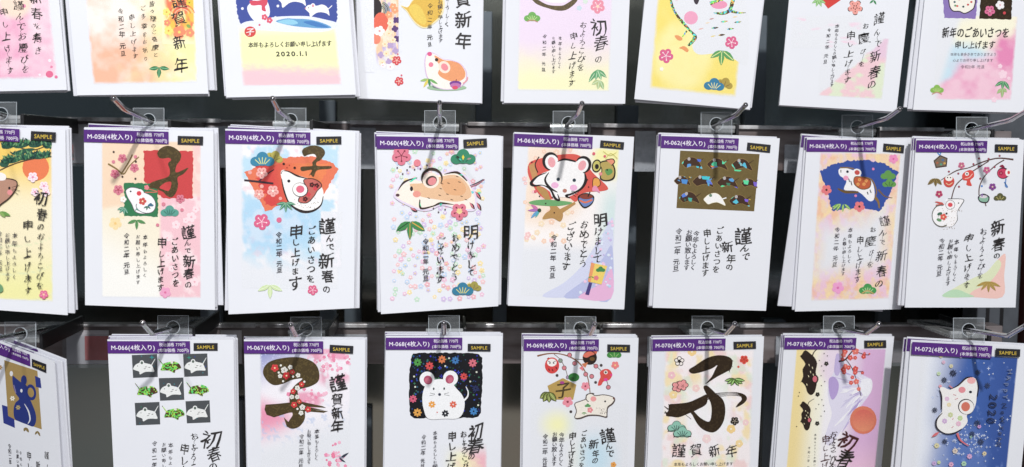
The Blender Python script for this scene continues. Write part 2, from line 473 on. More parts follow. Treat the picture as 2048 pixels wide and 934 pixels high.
# ============ top row (only the lower halves reach into the picture)
def t1():
    c = Card('', 'pink watercolour card with three brush columns, leftmost in the top row', VT(0), [(-500, -610), (390, -590), (500, 672), (-400, 690)], .87)
    c.part('background_print').wash([(-330, -420), (330, -420), (432, 585), (-300, 600)], lambda U, V: mixc(mixc(A3('EFA9C8'), A3('F7D9E4'), np.clip(fb(U, V, 7, 4)*1.9-.55, 0, 1)), A3('F6DCC8'), disc(U, V, .62, .42, .22, .16)), 60, 90, .03, .015)
    c.part('flower_print').ell(370, 555, 28, 26, 'E76A93').ell(385, 500, 10, None, 'E983A8').ell(297, 558, 9, None, 'F5E6EE').ell(180, 45, 14, None, 'EE8FB2').ell(420, 575, 12, None, 'E9709A')
    c.ell(372, 452, 12, None, 'F6EAF0')
    c.part('lettering').vt('新春を寿き', 268, -10, 285, 380, 92, jit=.8, sty=.045, kana=.7)
    c.vt('謹んでお慶びを', 140, 40, 190, 515, 80, jit=.9, sty=.04, kana=.8)
    c.vt('申し上げます', 30, 90, 75, 530, 70, jit=.9, sty=.04, kana=.85)
    return c
def t2():
    c = Card('', 'orange and yellow watercolour card with one green bamboo leaf, top row', VT(0), [(455, -600), (1480, -610), (1557, 700), (577, 712)], .86)
    def f(U, V):
        b = mixc(A3('F3B898'), A3('F7F0A8'), sst(.25, .85, U+(fb(U, V, 5, 8)-.5)*.5))
        return mixc(b, A3('F8EEE6'), np.clip(sst(.75, .5, V+(fb(U,V,4,7)-.5)*.2)*1.0*sst(.75, .3, U)+(fb(U, V, 9, 3)-.45)*1.3, 0, 1))
    c.part('background_print').wash([(600, -400), (1440, -400), (1478, 615), (695, 632)], f, 70, 90, .025, .012)
    def g(U, V):
        a = sst(.02, .2, U)*sst(1.0, .84, V+(fb(U, V, 6, 2)-.5)*.12)
        return mixc(mixc(A3('F3C23C'), A3('EE7A50'), sst(.4, .6, fb(U, V, 5, 12))), A3('F8E9A0'), sst(.6, .7, fb(U, V, 11, 32))), a
    c.wash([(1200, -400), (1440, -400), (1455, 330), (1215, 330)], g, 36, 80, .02, .01, base=lin('F8EEC0'))
    c.part('flower_print')
    for r in (95, 80, 66, 52): c.ring(1360, 110, r, r*.8, 5, 'D84F4B' if r % 4 else 'F4C9A0', a0=190, a1=350)
    c.flower(1340, 240, 50, 'F08C62', 'F6D860'); c.flower(1260, 230, 34, 'F3E36C', 'E0A030'); c.flower(1420, 245, 34, 'F2906A', 'F6D860'); c.flower(1245, 90, 30, 'F3E36C', 'D89A28')
    c.flower(1250, 170, 26, 'EF8E68', 'F6D860'); c.ell(1410, 195, 18, 12, '8DAA50', 30); c.flower(1415, 20, 26, 'E9C830', '808028')
    c.part('leaf_print').bamboo(1190, 505, 78, '2E7D4E', '8FC79A', (172, 92, 8), w=.42)
    c.part('lettering')
    for ch, x, y in (('謹', 1335, 10), ('賀', 1338, 138), ('新', 1342, 318), ('年', 1352, 488)): c.one(ch, x, y, 128, INK, .004, .04, .7)
    c.vt('皆々様のご健康と', 1135, 30, 1165, 410, 50, jit=.8, kana=.75)
    c.vt('ご多幸をお祈り', 1070, 60, 1090, 440, 48, jit=.9, kana=.8)
    c.vt('申し上げます', 985, 130, 1010, 420, 48, jit=.9, kana=.85)
    reiwa(c, 903, 85, 920, 400, 50, jit=.7)
    return c
def mouse_small(c, x, y, w, col='F4F2F4', ear='E59BAA', flip=1, line=None):
    X = lambda u: x+u*w*flip
    c.stroke([(X(.36), y+.02*w), (X(.46), y-.05*w), (X(.55), y-.14*w)], w*.035, col)
    P = [(-.5, -.02), (-.42, -.14), (-.25, -.17), (-.05, -.13), (.15, -.18), (.34, -.10), (.42, .06), (.45, .26), (.34, .17), (.1, .12), (-.1, .17), (-.3, .32), (-.34, .16), (-.44, .06)]
    P = [(X(a), y+b*w) for a, b in P]
    c.blob(P, col, line, w*.03, 3)
    c.ell(X(-.2), y-.13*w, .09*w, .10*w, col, n=12); c.ell(X(-.2), y-.13*w, .05*w, .06*w, ear, n=10)
    c.ell(X(-.37), y-.05*w, .022*w, None, '333333', n=8); c.ell(X(-.49), y-.03*w, .03*w, None, ear, n=8)
def t3():
    c = Card('', 'blue snow scene card with a snowman and the date 2020.1.1, top row', VT(430), [(-15, -600), (955, -620), (1055, 707), (85, 728)], .86)
    def f(U, V):
        b = mixc(A3('F4F3B6'), A3('F6C6CF'), sst(.55, .82, V+(fb(U, V, 22, 8)-.5)*.12-.06*U)); return mixc(b, A3('F3F2E2'), sst(.22, .0, V))
    c.part('background_print').wash([(165, 190), (905, 170), (950, 632), (205, 642)], f, 60, 60, .03, .008)
    c.part('snow_scene_print').rough([(140, -300), (900, -300), (915, 140), (905, 172), (800, 150), (640, 130), (430, 125), (320, 150), (190, 182), (165, 95)], '3C4FA0', 5, 9, 3)
    c.blob([(190, 185), (240, 160), (330, 150), (440, 128), (560, 120), (700, 122), (820, 145), (910, 170), (905, 200), (820, 235), (600, 240), (350, 225), (220, 210)], 'E4E8F6')
    c.blob([(455, 160), (530, 138), (600, 140), (700, 145), (800, 170), (870, 205), (800, 212), (680, 205), (560, 190)], '5E9FD0'); c.blob([(470, 165), (530, 146), (590, 150), (620, 175), (560, 185)], '8CCBE6')
    c.blob([(660, 165), (730, 158), (800, 180), (850, 205), (760, 200)], '3D7CC0')
    c.blob([(240, 60), (275, 10), (330, -60), (390, 10), (410, 80), (395, 130), (320, 165), (270, 130)], 'EEF0F8')
    c.part('snowman_scarf_print').blob([(262, 5), (320, 5), (385, -10), (390, 30), (375, 50), (380, 85), (350, 75), (345, 40), (290, 42), (268, 35)], 'D8445E')
    c.part('flower_print').flower(370, 128, 24, 'E0566E', 'F6E0E4').flower(408, 152, 24, 'E0566E', 'F6E0E4').ell(333, 186, 8, None, 'D8566E').ell(205, 64, 10, None, 'F0F2FA').ell(470, 45, 10, None, 'F0F2FA')
    c.part('mouse_print'); mouse_small(c, 770, 68, 190); mouse_small(c, 575, -15, 230)
    c.part('seal_print').ell(263, 237, 43, 40, 'D8403E'); c.one('子', 263, 238, 66, 'F6EDEE', .02, .02, .5)
    c.part('lettering').ht('本年もよろしくお願い申し上げます', 248, 872, 330, 44, INK, .02, .02, .5)
    c.ht('2020.1.1', 452, 690, 400, 48, INK, .035, .0, .2)
    return c
def t4():
    c = Card('', 'card with golden gourd and orange mouse beside a spinning top, top row', VT(430), [(1040, -580), (2010, -580), (1993, 770), (1075, 735)], .885)
    def g(U, V):
        a = sst(0, .1, U)*sst(1.0, .8, V+(fb(U, V, 8, 2)-.5)*.15)
        return mixc(mixc(A3('F0C8A0'), A3('F3E3CC'), sst(.45, .6, fb(U, V, 9, 12))), A3('C7B4D8'), sst(.62, .7, fb(U, V, 7, 32)+V*.1)), a
    c.part('background_print').wash([(1185, -400), (1372, -400), (1375, 520), (1195, 520)], g, 40, 110, .01, .006)
    c.wash([(1985, -400), (2130, -400), (2120, 110), (1990, 80)], lambda U, V: (U[..., None]*0+A3('F7D4DE'), sst(1, .7, V)), 14, 30, .1, .03) if False else None
    c.part('kimono_pattern_print')
    c.ell(1195, 60, 52, 75, '241B20')
    for r in (62, 52, 42, 32, 22): c.ring(1240, 80, r, r*1.05, 7, '6E8F7C' if r % 4 else '3F4A48', a0=-80, a1=70)
    c.ell(1240, 170, 56, 78, 'E8644A'); c.ell(1205, 290, 34, 40, 'EE8468')
    for x, y in ((1330, 50), (1300, 110), (1345, 75)): c.flower(x, y, 28, 'F0A070', 'F6E0B0', rot=x)
    for x, y in ((1355, 150), (1345, 215), (1358, 290), (1310, 340), (1350, 380), (1240, 410), (1300, 460)): c.flower(x, y, 26, '5C3A78' if y < 320 else 'B8A0CC', None, y, 4, .35)
    for x, y in ((1310, 170), (1300, 250), (1270, 330), (1330, 300), (1280, 400), (1325, 430), (1250, 470)): c.flower(x, y, 24, 'F3E2C0', 'E8A860', rot=y)
    c.flower(1230, 232, 40, 'F6F2EE', 'E8A0A0'); c.flower(1310, 500, 27, 'F8F2F4', 'E68C98'); c.flower(1255, 490, 20, 'F3EDF6', 'E68C98')
    c.poly([(1120, -200), (1186, -200), (1190, 540), (1120, 540)], PRINT_WHITE).poly([(1372, -200), (1392, -200), (1395, 380), (1374, 400)], PRINT_WHITE)
    c.part('flower_print').flower(1358, 452, 36, 'D9434A', 'F0B8A8', .3, dots='F3D8D0').flower(1376, 607, 35, 'D9434A', 'F0B8A8', .5, dots='F3D8D0').ell(1394, 563, 7, None, 'D8566E').ell(1366, 405, 6, None, 'D8566E')
    c.part('gourd_print').blob([(1385, 40), (1440, 50), (1475, 0), (1540, -60), (1660, -70), (1715, 0), (1700, 110), (1640, 175), (1570, 212), (1510, 190), (1460, 130), (1430, 85)], 'EFE2B0', n=6)
    c.blob([(1395, 45), (1440, 55), (1480, 5), (1545, -50), (1650, -60), (1700, 0), (1690, 100), (1635, 165), (1575, 203), (1515, 180), (1465, 125), (1435, 78)], 'E3B63A', n=6).blob([(1450, 70), (1490, 30), (1540, 60), (1580, 150), (1560, 185), (1500, 150)], 'EAC94C')
    o = 1531.7-0   # second zoom starts 410 px further right
    K = lambda x, y: (x+(840-430)*3.7364, y)
    c.part('mouse_print')
    c.ell(*K(200, 655), 148, 24, '9CBF9A'); c.ell(*K(200, 648), 110, 20, '6F8378')
    body = [(45, 430), (70, 395), (120, 410), (175, 445), (230, 452), (300, 480), (342, 540), (335, 610), (280, 655), (190, 665), (110, 640), (60, 580), (42, 500)]
    c.blob([K(x+ (x-195)*.05, y+(y-540)*.05) for x, y in body], 'D9B9E0'); c.blob([K(*a) for a in body], 'F7EFE6')
    c.blob([K(*a) for a in [(110, 415), (180, 450), (240, 456), (300, 480), (338, 540), (325, 590), (260, 612), (180, 590), (135, 550), (150, 500), (125, 455)]], 'EE9C66')
    c.stroke([K(355, 575), K(350, 600), K(320, 625)], 10, 'E79AA2'); c.ell(*K(72, 404), 18, 16, 'E2578A'); c.ell(*K(124, 447), 13, None, '3A2A24'); c.ell(*K(82, 483), 18, None, 'F0829A'); c.ell(*K(182, 502), 42, 48, 'F6E2D0', -40); c.ell(*K(184, 502), 24, 30, 'F08C98', -40)
    c.part('spinning_top_print').ell(*K(265, 625), 45, 22, '7A3C98').ell(*K(265, 640), 40, 20, 'C070B0').ell(*K(262, 655), 22, 14, 'E0486C').stroke([K(268, 612), K(272, 592)], 6, '803040')
    c.part('leaf_print')
    for a in ((65, 590, 0, 605, '9CC26A'), (65, 590, 25, 655, 'E3CF52'), (65, 585, 75, 650, '3E8E50'), (65, 588, 135, 630, '6FB060')): p = K(a[0], a[1]); q = K(a[2], a[3]); c.leaf(p[0], p[1], q[0], q[1], 20, a[4])
    c.part('lettering')
    for ch, x, y in (('賀', 318, -5), ('新', 322, 145), ('年', 325, 305)): p = K(x, y); c.one(ch, p[0], p[1], 135, INK, .02, .03, .5)
    p = K(208, -10); q = K(200, 180); c.vt('よろしく', *p, *q, 44, jit=.9)
    p = K(150, 15); q = K(153, 305); c.vt('お願い申し上げます', *p, *q, 40, jit=.9)
    p = K(75, 45); q = K(72, 330); reiwa(c, *p, *q, 42, jit=.7)
    return c
def t5():
    c = Card('', 'pale pink to yellow card with a green pine sprig, top row', VT(840), [(650, -530), (1590, -530), (1533, 775), (627, 768)], .885)
    c.part('background_print').wash([(745, -400), (1455, -400), (1415, 683), (725, 675)], lambda U, V: mixc(A3('EFDDF2'), A3('F8F4C4'), sst(.6, .95, V+(fb(U, V, 6, 3)-.5)*.1)), 40, 70, .015, .006)
    c.part('gold_circle_print', 'gold').stroke([(830, -20), (870, 10), (930, 40), (1000, 58), (1070, 60), (1120, 35), (1160, 0), (1175, -30)], 34, '6A5420', press=(.3, 1, .7, 1.1, 1.2, 1, .6))
    c.m('ink').blob([(900, -30), (940, 10), (1010, 22), (1090, 15), (1110, -30), (1000, -60)], 'F4F2F4')
    c.part('flower_print').flower(1328, 48, 55, 'EE8FA6', 'F8D8C0', .4, dots='F9DCE4'); c.flower(1190, 60, 20, 'C8E0EA'); c.flower(1235, 10, 20, 'D8E8DC')
    c.part('pine_print').pine(838, 130, 120, '6DB052', 'CDE59A'); c.stroke([(800, 160), (838, 150), (880, 165)], 7, 'C08870')
    c.part('leaf_print')
    for a in ((1325, 520, 1260, 615, '56A26C'), (1325, 520, 1312, 600, '56A26C'), (1325, 520, 1395, 580, '56A26C'), (1325, 520, 1355, 598, '6FB47C'), (1340, 600, 1282, 632, 'B9C98A'), (1340, 600, 1328, 668, 'B9C98A'), (1345, 600, 1372, 668, '9FBF84')): c.leaf(*a[:4], 34, a[4], 'D6EAC8')
    c.part('lettering').one('初', 1335, 205, 138, INK, .0, .03, 1).one('春', 1350, 322, 120, INK, 0, .03, .8).one('の', 1335, 440, 70, INK, 0, .03, 1)
    c.vt('およろこびを', 1222, 185, 1200, 505, 66, jit=1.2, sty=.03)
    c.vt('申し上げます', 1150, 270, 1130, 620, 68, jit=1.2, sty=.03)
    c.vt('本年もよろしく', 1048, 285, 1042, 500, 34, jit=.9); c.vt('お願い申し上げます', 998, 285, 998, 535, 33, jit=.9); reiwa(c, 932, 272, 922, 520, 34, jit=.6)
    return c
def t6():
    c = Card('', 'bright yellow card with big white mouse, hanging tilted in the top row', VT(1240), [(245, -580), (1140, -560), (968, 818), (107, 740)], .89)
    c.part('background_print').wash([(310, -400), (975, -400), (868, 728), (218, 662)], lambda U, V: mixc(A3('F6E06A'), A3('F9F0A6'), np.clip(disc(U, V, .35, .75, .4, .3)*.8+(fb(U, V, 9, 8)-.5)*.5, 0, 1)), 50, 80, .03, .008)
    c.part('mouse_print').blob([(380, -60), (392, 50), (430, 120), (490, 190), (540, 250), (560, 300), (540, 340), (555, 385), (600, 408), (700, 400), (780, 405), (850, 440), (915, 480), (955, 470), (965, 300), (965, 100), (950, 60), (900, -60), (600, -150)], PRINT_WHITE)
    c.ell(530, 133, 52, 50, 'F0A2C2'); c.ell(740, 35, 62, 32, 'EE96B8'); c.blob([(552, -10), (590, -10), (585, 20), (572, 34), (556, 20)], '3A2E3A')
    c.part('hologram_outline', 'holo').stroke([(375, -20), (392, 50), (430, 120), (480, 180), (525, 230), (560, 270), (545, 305), (510, 342)], 20, 'ffffff', press=(.6, 1, .8, 1.1, .9, .8, 1.6, 1.3, .8))
    c.stroke([(500, 232), (465, 275)], 16, 'ffffff', w1=8); c.stroke([(672, 25), (720, 10), (770, 0)], 30, 'ffffff', w1=8); c.stroke([(700, 95), (760, 100), (820, 75), (850, -30)], 24, 'ffffff', press=(.3, 1, 1.1, 1.3)); c.stroke([(820, 80), (880, 95), (940, 95)], 26, 'ffffff', w1=3)
    for x, y in ((780, 158), (880, 162), (825, 213), (710, 205), (760, 258)): c.leaf(x-28, y+6, x+28, y, 15, 'ffffff')
    c.m('ink')
    for x, y, k in ((695, 270, 'E8D488'), (655, 170, 'F0DCC0'), (605, 215, 'E8B8B0'), (860, 125, 'F0D8B0'), (685, 140, 'C89898'), (430, -5, 'EE9AA0')): c.leaf(x-20, y+5, x+20, y-4, 10, k)
    c.part('paw_print').blob([(408, 268), (435, 265), (465, 285), (458, 302), (430, 298)], 'EE9A5C'); c.blob([(442, 358), (480, 345), (512, 372), (500, 390), (465, 368)], 'EE9A5C')
    c.part('flower_print').flower(343, 417, 56, 'E0608E', None, .2, dots='F9E8EE').flower(833, 317, 50, 'E0608E', None, .2, dots='F9E8EE').flower(311, 516, 16, 'FAF6E0')
    c.part('leaf_print').bamboo(755, 378, 0.1, '5AA05C')
    c.leaf(765, 378, 675, 432, 42, '58A05A', 'E6EE9A'); c.leaf(760, 380, 755, 490, 42, '58A05A', 'E6EE9A'); c.leaf(765, 378, 852, 455, 48, '58A05A', 'E6EE9A')
    c.part('pine_print').pine(785, 622, 120, 'B0983C', '7C5C30', rot=20, nl=3).pine(703, 635, 150, '2F7FA6', 'EDE39A', rot=5)
    return c
def t7():
    c = Card('', 'white card with a pale mountain wash in its corner, top row', VT(1608), [(-60, -560), (850, -560), (690, 835), (-185, 785)], .90)
    def f(U, V):
        e = sst(-.03, .02, (V-1)+U*1.05+(fb(U, V, 6, 5)-.5)*.1)
        return mixc(mixc(A3('F3C4CC'), A3('DDE8C4'), sst(.42, .6, fb(U, V, 6, 4)+.25*(V-.5)-.1*U)), A3('E8C0D8'), disc(U, V, .98, .1, .4, .3)), e*.85
    c.part('background_print').wash([(130, 290), (638, 285), (585, 742), (105, 715)], f, 50, 50, .03, .012)
    c.wash([(-90, 120), (450, 110), (450, 360), (-100, 360)], lambda U, V: (U[..., None]*0+A3('F6CCE0'), .7*sst(.6, .75, fb(U, V, 5, 14))), 50, 30, .15, .05)
    c.part('fan_print').poly([(130, 0), (180, 65), (275, 0), (260, -60), (140, -60)], 'D8342E').bamboo(110, -5, 60, '7DBA68', 'CFE6B8', (150, 110, 70, 30))
    for t in (0, 1, 2, 3, 4): c.ell(382+34*math.cos(t*1.257+.3), 55+34*math.sin(t*1.257+.3), 22, 20, 'F0A096', n=12)
    c.ell(382, 55, 30, None, 'F0A096')
    for t in (0, 1, 2, 3, 4):
        a = t*1.257+.3; c.ell(382+14*math.cos(a), 55+14*math.sin(a), 4, 6, '5A2420'); c.ell(382+32*math.cos(a), 55+32*math.sin(a), 4, None, '5A2420'); c.stroke([(382+52*math.cos(a-.3), 55+52*math.sin(a-.3)), (382+56*math.cos(a), 55+56*math.sin(a)), (382+52*math.cos(a+.3), 55+52*math.sin(a+.3))], 5, '2A2020')
    c.bamboo(520, 0, 40, '2F8A4E', None, (140, 60))
    c.part('lettering').one('謹', 562, 138, 100, INK, -.005, .035, .7); c.vt('んで', 548, 240, 552, 325, 75, jit=1); c.one('新', 530, 420, 96, INK, 0, .035, .8).one('春', 527, 540, 110, INK, 0, .035, .8).one('の', 503, 632, 72, INK, 0, .03, 1)
    c.one('お', 460, 195, 48).one('慶', 448, 285, 100, INK, -.004, .035, .8); c.vt('びを', 440, 385, 430, 480, 58, jit=1)
    c.one('申', 350, 265, 70); c.vt('し上げます', 343, 330, 320, 600, 66, jit=1.1); c.vt('本年もよろしくお願い申し上げます', 248, 195, 205, 635, 34, jit=.9); reiwa(c, 187, 225, 158, 460, 32)
    return c
def t8():
    c = Card('', 'card with a violet square and a dark blossom square, rightmost in the top row', VT(1608), [(960, -560), (1800, -560), (1640, 842), (815, 820)], .905)
    def f(U, V):
        b = mixc(A3('F6F2D8'), A3('C8E2F0'), sst(.15, .35, V-U*.25+(fb(U, V, 4, 4)-.5)*.2)); e = sst(.45, .62, V*.75+U*.55-.12+(fb(U, V, 5, 5)-.5)*.25)
        return mixc(b, mixc(A3('F3C6D8'), A3('E888B8'), np.clip(fb(U, V, 6, 9)*1.6-.7+disc(U, V, 1, .35, .3, .4), 0, 1)), e), sst(.0, .25, V+U*.3)*sst(.0, .12, U+V*.25-.22)
    c.part('background_print').wash([(1010, 110), (1600, 120), (1550, 750), (965, 745)], f, 60, 70, .025, .012)
    c.part('square_print').rough([(1030, -200), (1310, -200), (1283, 140), (1047, 134)], '8A74B8', 3, 12).part('foil_square', 'brown').rough([(1330, -200), (1565, -200), (1548, 146), (1310, 140)], '241A10', 3, 12)
    c.part('mouse_print').blob([(1100, -40), (1085, 30), (1110, 80), (1160, 85), (1200, 100), (1245, 80), (1272, 50), (1265, -20)], 'F2EEE2', '3A2E38', 8)
    for x, y, k in ((1125, 15, '3A5A68'), (1145, 45, 'D85A50'), (1190, 50, '304A50'), (1225, 35, 'C84848'), (1160, -5, 'D85A50'), (1250, 15, 'C84848'), (1130, 42, '6A9A68')): c.ell(x, y, 9, 8, k, n=8)
    c.part('flower_print').flower(1388, 80, 40, 'DE6C98', 'F3D0D8', .3, dots='8A3050').flower(1465, 38, 34, 'F2EEF0', 'E8B0B8', .6).ell(1497, 97, 11, None, 'D0404A'); c.m('ink')
    c.ell(1388, 80, 5, None, 'A03058')
    for x, y, r in ((1485, 555, 34), (1465, 495, 18), (1530, 585, 14), (1420, 745, 22)): c.flower(x, y, r, 'F6D4E2', None, y)
    c.part('pine_print').pine(993, 668, 100, '86B84C', 'C8DE8A'); c.stroke([(955, 705), (993, 690), (1030, 705)], 8, 'C89080')
    c.part('leaf_print')
    for a in ((1490, 605, 1425, 645, '3F9060'), (1490, 605, 1480, 668, '3F9060'), (1495, 605, 1535, 672, '3F9060'), (1480, 660, 1440, 700, 'A4B878'), (1485, 660, 1478, 732, 'A4B878'), (1485, 660, 1515, 690, 'A4B878')): c.leaf(*a[:4], 26, a[4], 'A8D4A0')
    c.part('lettering').ht('新年のごあいさつを', 1030, 1535, 243, 82, INK, .025, .02, .4); c.ht('申し上げます', 1125, 1428, 335, 62, INK, .02, .02, .4)
    c.ht('本年も幸多き年でありますよう', 1093, 1438, 406, 26, '7A7680', -.005, 0, .1); c.ht('心よりお祈り申し上げます', 1110, 1412, 450, 26, '7A7680', -.005, 0, .1); c.ht('令和2年 元旦', 1168, 1350, 499, 28, '7A7680', -.005, 0, .1)
    return c

# ============ middle row
def m57():
    c = Card('M-057', 'card with pine branches before an orange sun, at the left edge', V2(0), [(-297, 36), (298, 68), (308, 912), (-292, 868)], .845)
    def f(U, V): 
        b = mixc(A3('F6CE5C'), A3('F6EAC4'), sst(.1, .45, V+(fb(U, V, 5, 4)-.5)*.1)); b = mixc(b, A3('F0EC9E'), sst(.6, .95, V)*.9)
        ln = np.abs(np.sin((V*9+U*3+np.sin(U*5)*.5)*2)); return mixc(b, A3('DDE5B8'), sst(.12, .02, ln)*sst(.45, .6, V)*.7)
    c.part('background_print').wash([(-240, 95), (238, 118), (243, 852), (-240, 830)], f, 60, 90, .02, .008)
    c.part('sun_print').ell(163, 240, 61, 60, 'EC7A48')
    c.part('pine_branch_print'); r = random.Random(5)
    c.stroke([(-20, 262), (60, 225), (150, 200), (235, 190)], 6, '4E3A2C'); c.stroke([(60, 140), (150, 160), (235, 130)], 5, '4E3A2C')
    for x, y, rx, ry in ((40, 138, 34, 16), (100, 136, 40, 14), (165, 130, 36, 18), (215, 132, 22, 22), (60, 205, 40, 14), (120, 192, 44, 12), (190, 185, 42, 15), (20, 222, 22, 16), (110, 165, 50, 10)): c.ell(x, y, rx, ry, '2C5A48', -12)
    for k in range(260):
        t = r.random()
        if k % 3 == 0: x, y = 5+t*228, 152-18*math.sin(t*3)+r.uniform(-16, 8)
        elif k % 3 == 1: x, y = 15+t*215, 212-25*t+r.uniform(-16, 10)
        else: x, y = 60+t*170, 188+r.uniform(-12, 12)
        a = r.uniform(-2.6, -.5); L = r.uniform(14, 26); c.leaf(x, y, x+L*math.cos(a), y+L*math.sin(a), 7, r.choice(['23524A', '2E6B50', '4A8A5C', '1E4440', '6FA06A']))
    c.part('flower_print')
    for x, y, q in ((152, 283, 24), (203, 323, 22), (162, 350, 20), (212, 352, 20)): c.flower(x, y, q, 'F8E4EC', 'E88CB0', .3, dots='E9A8C0')
    c.flower(202, 817, 21, 'E86C98', 'F8D0A0', .3, dots='F3B8C8')
    c.part('mouse_print').blob([(-60, 295), (10, 290), (55, 292), (80, 305), (76, 335), (50, 372), (15, 400), (-40, 430)], 'B98A74', '3A2A24', 5); c.blob([(-50, 290), (0, 262), (30, 275), (20, 298)], 'F3EEEC'); c.ell(46, 333, 5, 7, '201818'); c.ell(48, 352, 12, None, 'E89090')
    for a in ((58, 330, 92, 318), (60, 336, 94, 345), (58, 340, 86, 362)): c.stroke([a[:2], a[2:]], 2, '3A2A24')
    c.part('leaf_print').leaf(0, 440, 52, 458, 18, '6A9A48').leaf(0, 440, 28, 466, 14, '8AAE5A').blob([(-30, 775), (5, 770), (18, 790), (10, 806), (-30, 810)], '6FA070')
    c.part('lettering').one('初', 190, 378, 74, INK, .01, .04, .8).one('春', 193, 452, 62, INK, 0, .035, .8).one('の', 188, 508, 36); c.vt('およろこびを', 190, 550, 184, 775, 42, jit=1)
    c.one('申', 130, 500, 48).vt('し上げます', 127, 565, 130, 800, 46, jit=1)
    c.vt('本年もよろしく', 70, 548, 68, 735, 26); c.vt('お願い申し上げます', 37, 545, 38, 745, 26); reiwa(c, 3, 540, 2, 700, 26)
    head(c, 201, 97, 114, 42, 3); return c
def m58():
    c = Card('M-058', 'card M-058 with a red square, gold brush sign and white mouse on green', V2(150), [(41, 59), (631, 74), (638, 888), (46, 866)], .85)
    def f(U, V):
        b = mixc(A3('F4D6B8'), A3('F3E9D2'), sst(.42, .46, V+.02*np.sin(U*9))); b = mixc(b, A3('F6F4EE'), sst(.55, .95, V+(.45-U)*.3))
        r = sst(.575, .60, U)*sst(.33, .36, V); return mixc(b, mixc(A3('F3C3CC'), A3('F8DDE0'), sst(.55, .7, fb(U, V, 12, 6))), np.maximum(r, sst(.9, .93, U)*.6))
    c.part('background_print').wash([(120, 115), (575, 120), (575, 835), (122, 830)], f, 64, 90, .015, .006)
    for x, y, q in ((460, 500, 20), (530, 465, 24), (505, 480, 14), (420, 560, 18), (425, 640, 18), (545, 760, 22), (550, 430, 16), (440, 700, 16)): c.flower(x, y, q, 'F8DEE3', 'F0B4C0', y)
    c.flower(184, 494, 30, 'F6DCA4', 'F3C878', .3); c.flower(215, 460, 14, 'F6E8C4')
    c.part('square_print').rough([(313, 160), (538, 165), (536, 382), (400, 380), (315, 300)], 'CF3E40', 3, 8, 4).rough([(224, 310), (378, 312), (378, 463), (224, 460)], '2B7A4E', 2.5, 8, 5)
    c.part('brush_sign_foil', 'gold').blob([(375, 175), (390, 152), (420, 140), (455, 150), (482, 175), (480, 205), (462, 232), (462, 262), (516, 240), (495, 268), (468, 285), (470, 320), (460, 355), (440, 375), (418, 368), (400, 350), (362, 335), (338, 333), (345, 310), (372, 298), (425, 280), (432, 250), (424, 222), (438, 205), (428, 195), (405, 198), (385, 195)], 'ffffff')
    c.m('ink').blob([(385, 330), (412, 308), (438, 305), (436, 330), (425, 346), (404, 340)], 'CF3E40')
    c.part('mouse_print').blob([(232, 345), (255, 330), (290, 335), (310, 350), (350, 370), (368, 405), (355, 440), (310, 450), (275, 440), (258, 405), (240, 375)], 'F4F3F5', '5A5058', 3)
    c.ell(294, 357, 20, 19, 'F8F4F4'); c.ell(292, 357, 11, None, 'E0404E'); c.ell(254, 348, 4, None, '222'*2); c.ring(320, 420, 42, 26, 3, '5A5058', 15, 60, 190)
    c.stroke([(320, 352), (375, 350), (330, 335)], 4, 'D86A5A'); c.flower(308, 393, 18, 'D8584E', 'F6E8C0', dots='902820'); c.flower(327, 330, 12, 'E8808A')
    c.bamboo(330, 415, 20, '2E6E5A', None, (100, 150, 40)); c.pine(345, 410, 26, '3F6E8A', nl=0); c.bamboo(282, 425, 14, '3F8A7A', None, (120, 60))
    c.part('flower_print')
    for x, y, q in ((216, 197, 21), (271, 241, 21), (183, 268, 22), (198, 341, 24), (480, 382, 21)): c.flower(x, y, q, 'DB7C90', 'B84860', .3, dots='9A3A50')
    for x, y, q in ((176, 213, 8), (276, 190, 8), (404, 406, 9), (488, 432, 8), (377, 501, 8)): c.ell(x, y, q, None, 'DE8296', n=10)
    for x, y in ((177, 168), (278, 212), (217, 281), (276, 290)): c.ell(x, y, 5, None, '4A3A34', n=8)
    c.flower(221, 384, 15, 'F6F3EE', 'E8C0A0'); c.flower(412, 808, 26, 'F0A4C8', 'E070A0', .4)
    c.part('branch_print').stroke([(152, 222), (190, 245), (222, 268), (250, 230), (292, 190)], 7, '8A7038', w1=3); c.stroke([(210, 270), (245, 215), (262, 180)], 5, '8A7038')
    c.part('pine_print').pine(432, 440, 82, '55A090', '2C5A54'); c.part('leaf_print').bamboo(225, 420, 34, '3F9078', 'C0E0C8', (160, 130, 90, 60)).bamboo(282, 478, 44, '5F9A5C', '2F6A38', (160, 90, 20), w=.34)
    c.part('lettering').one('謹', 517, 533, 76, INK, .01, .035, .6); c.vt('んで', 513, 582, 516, 616, 38); c.one('新', 520, 665, 64, INK, .01, .035, .5).one('春', 520, 722, 56, INK, .01, .03, .5).one('の', 517, 772, 38, INK, .01)
    c.vt('ごあいさつを', 455, 575, 460, 765, 46, wt=.01); c.one('申', 398, 580, 56, INK, .01).vt('し上げます', 395, 632, 390, 785, 43, wt=.012)
    c.vt('本年もよろしく', 321, 556, 319, 730, 24); c.vt('お願い申し上げます', 288, 553, 288, 760, 24); reiwa(c, 236, 550, 236, 712, 28)
    head(c, 527, 116, 116, 39, 1.5); return c
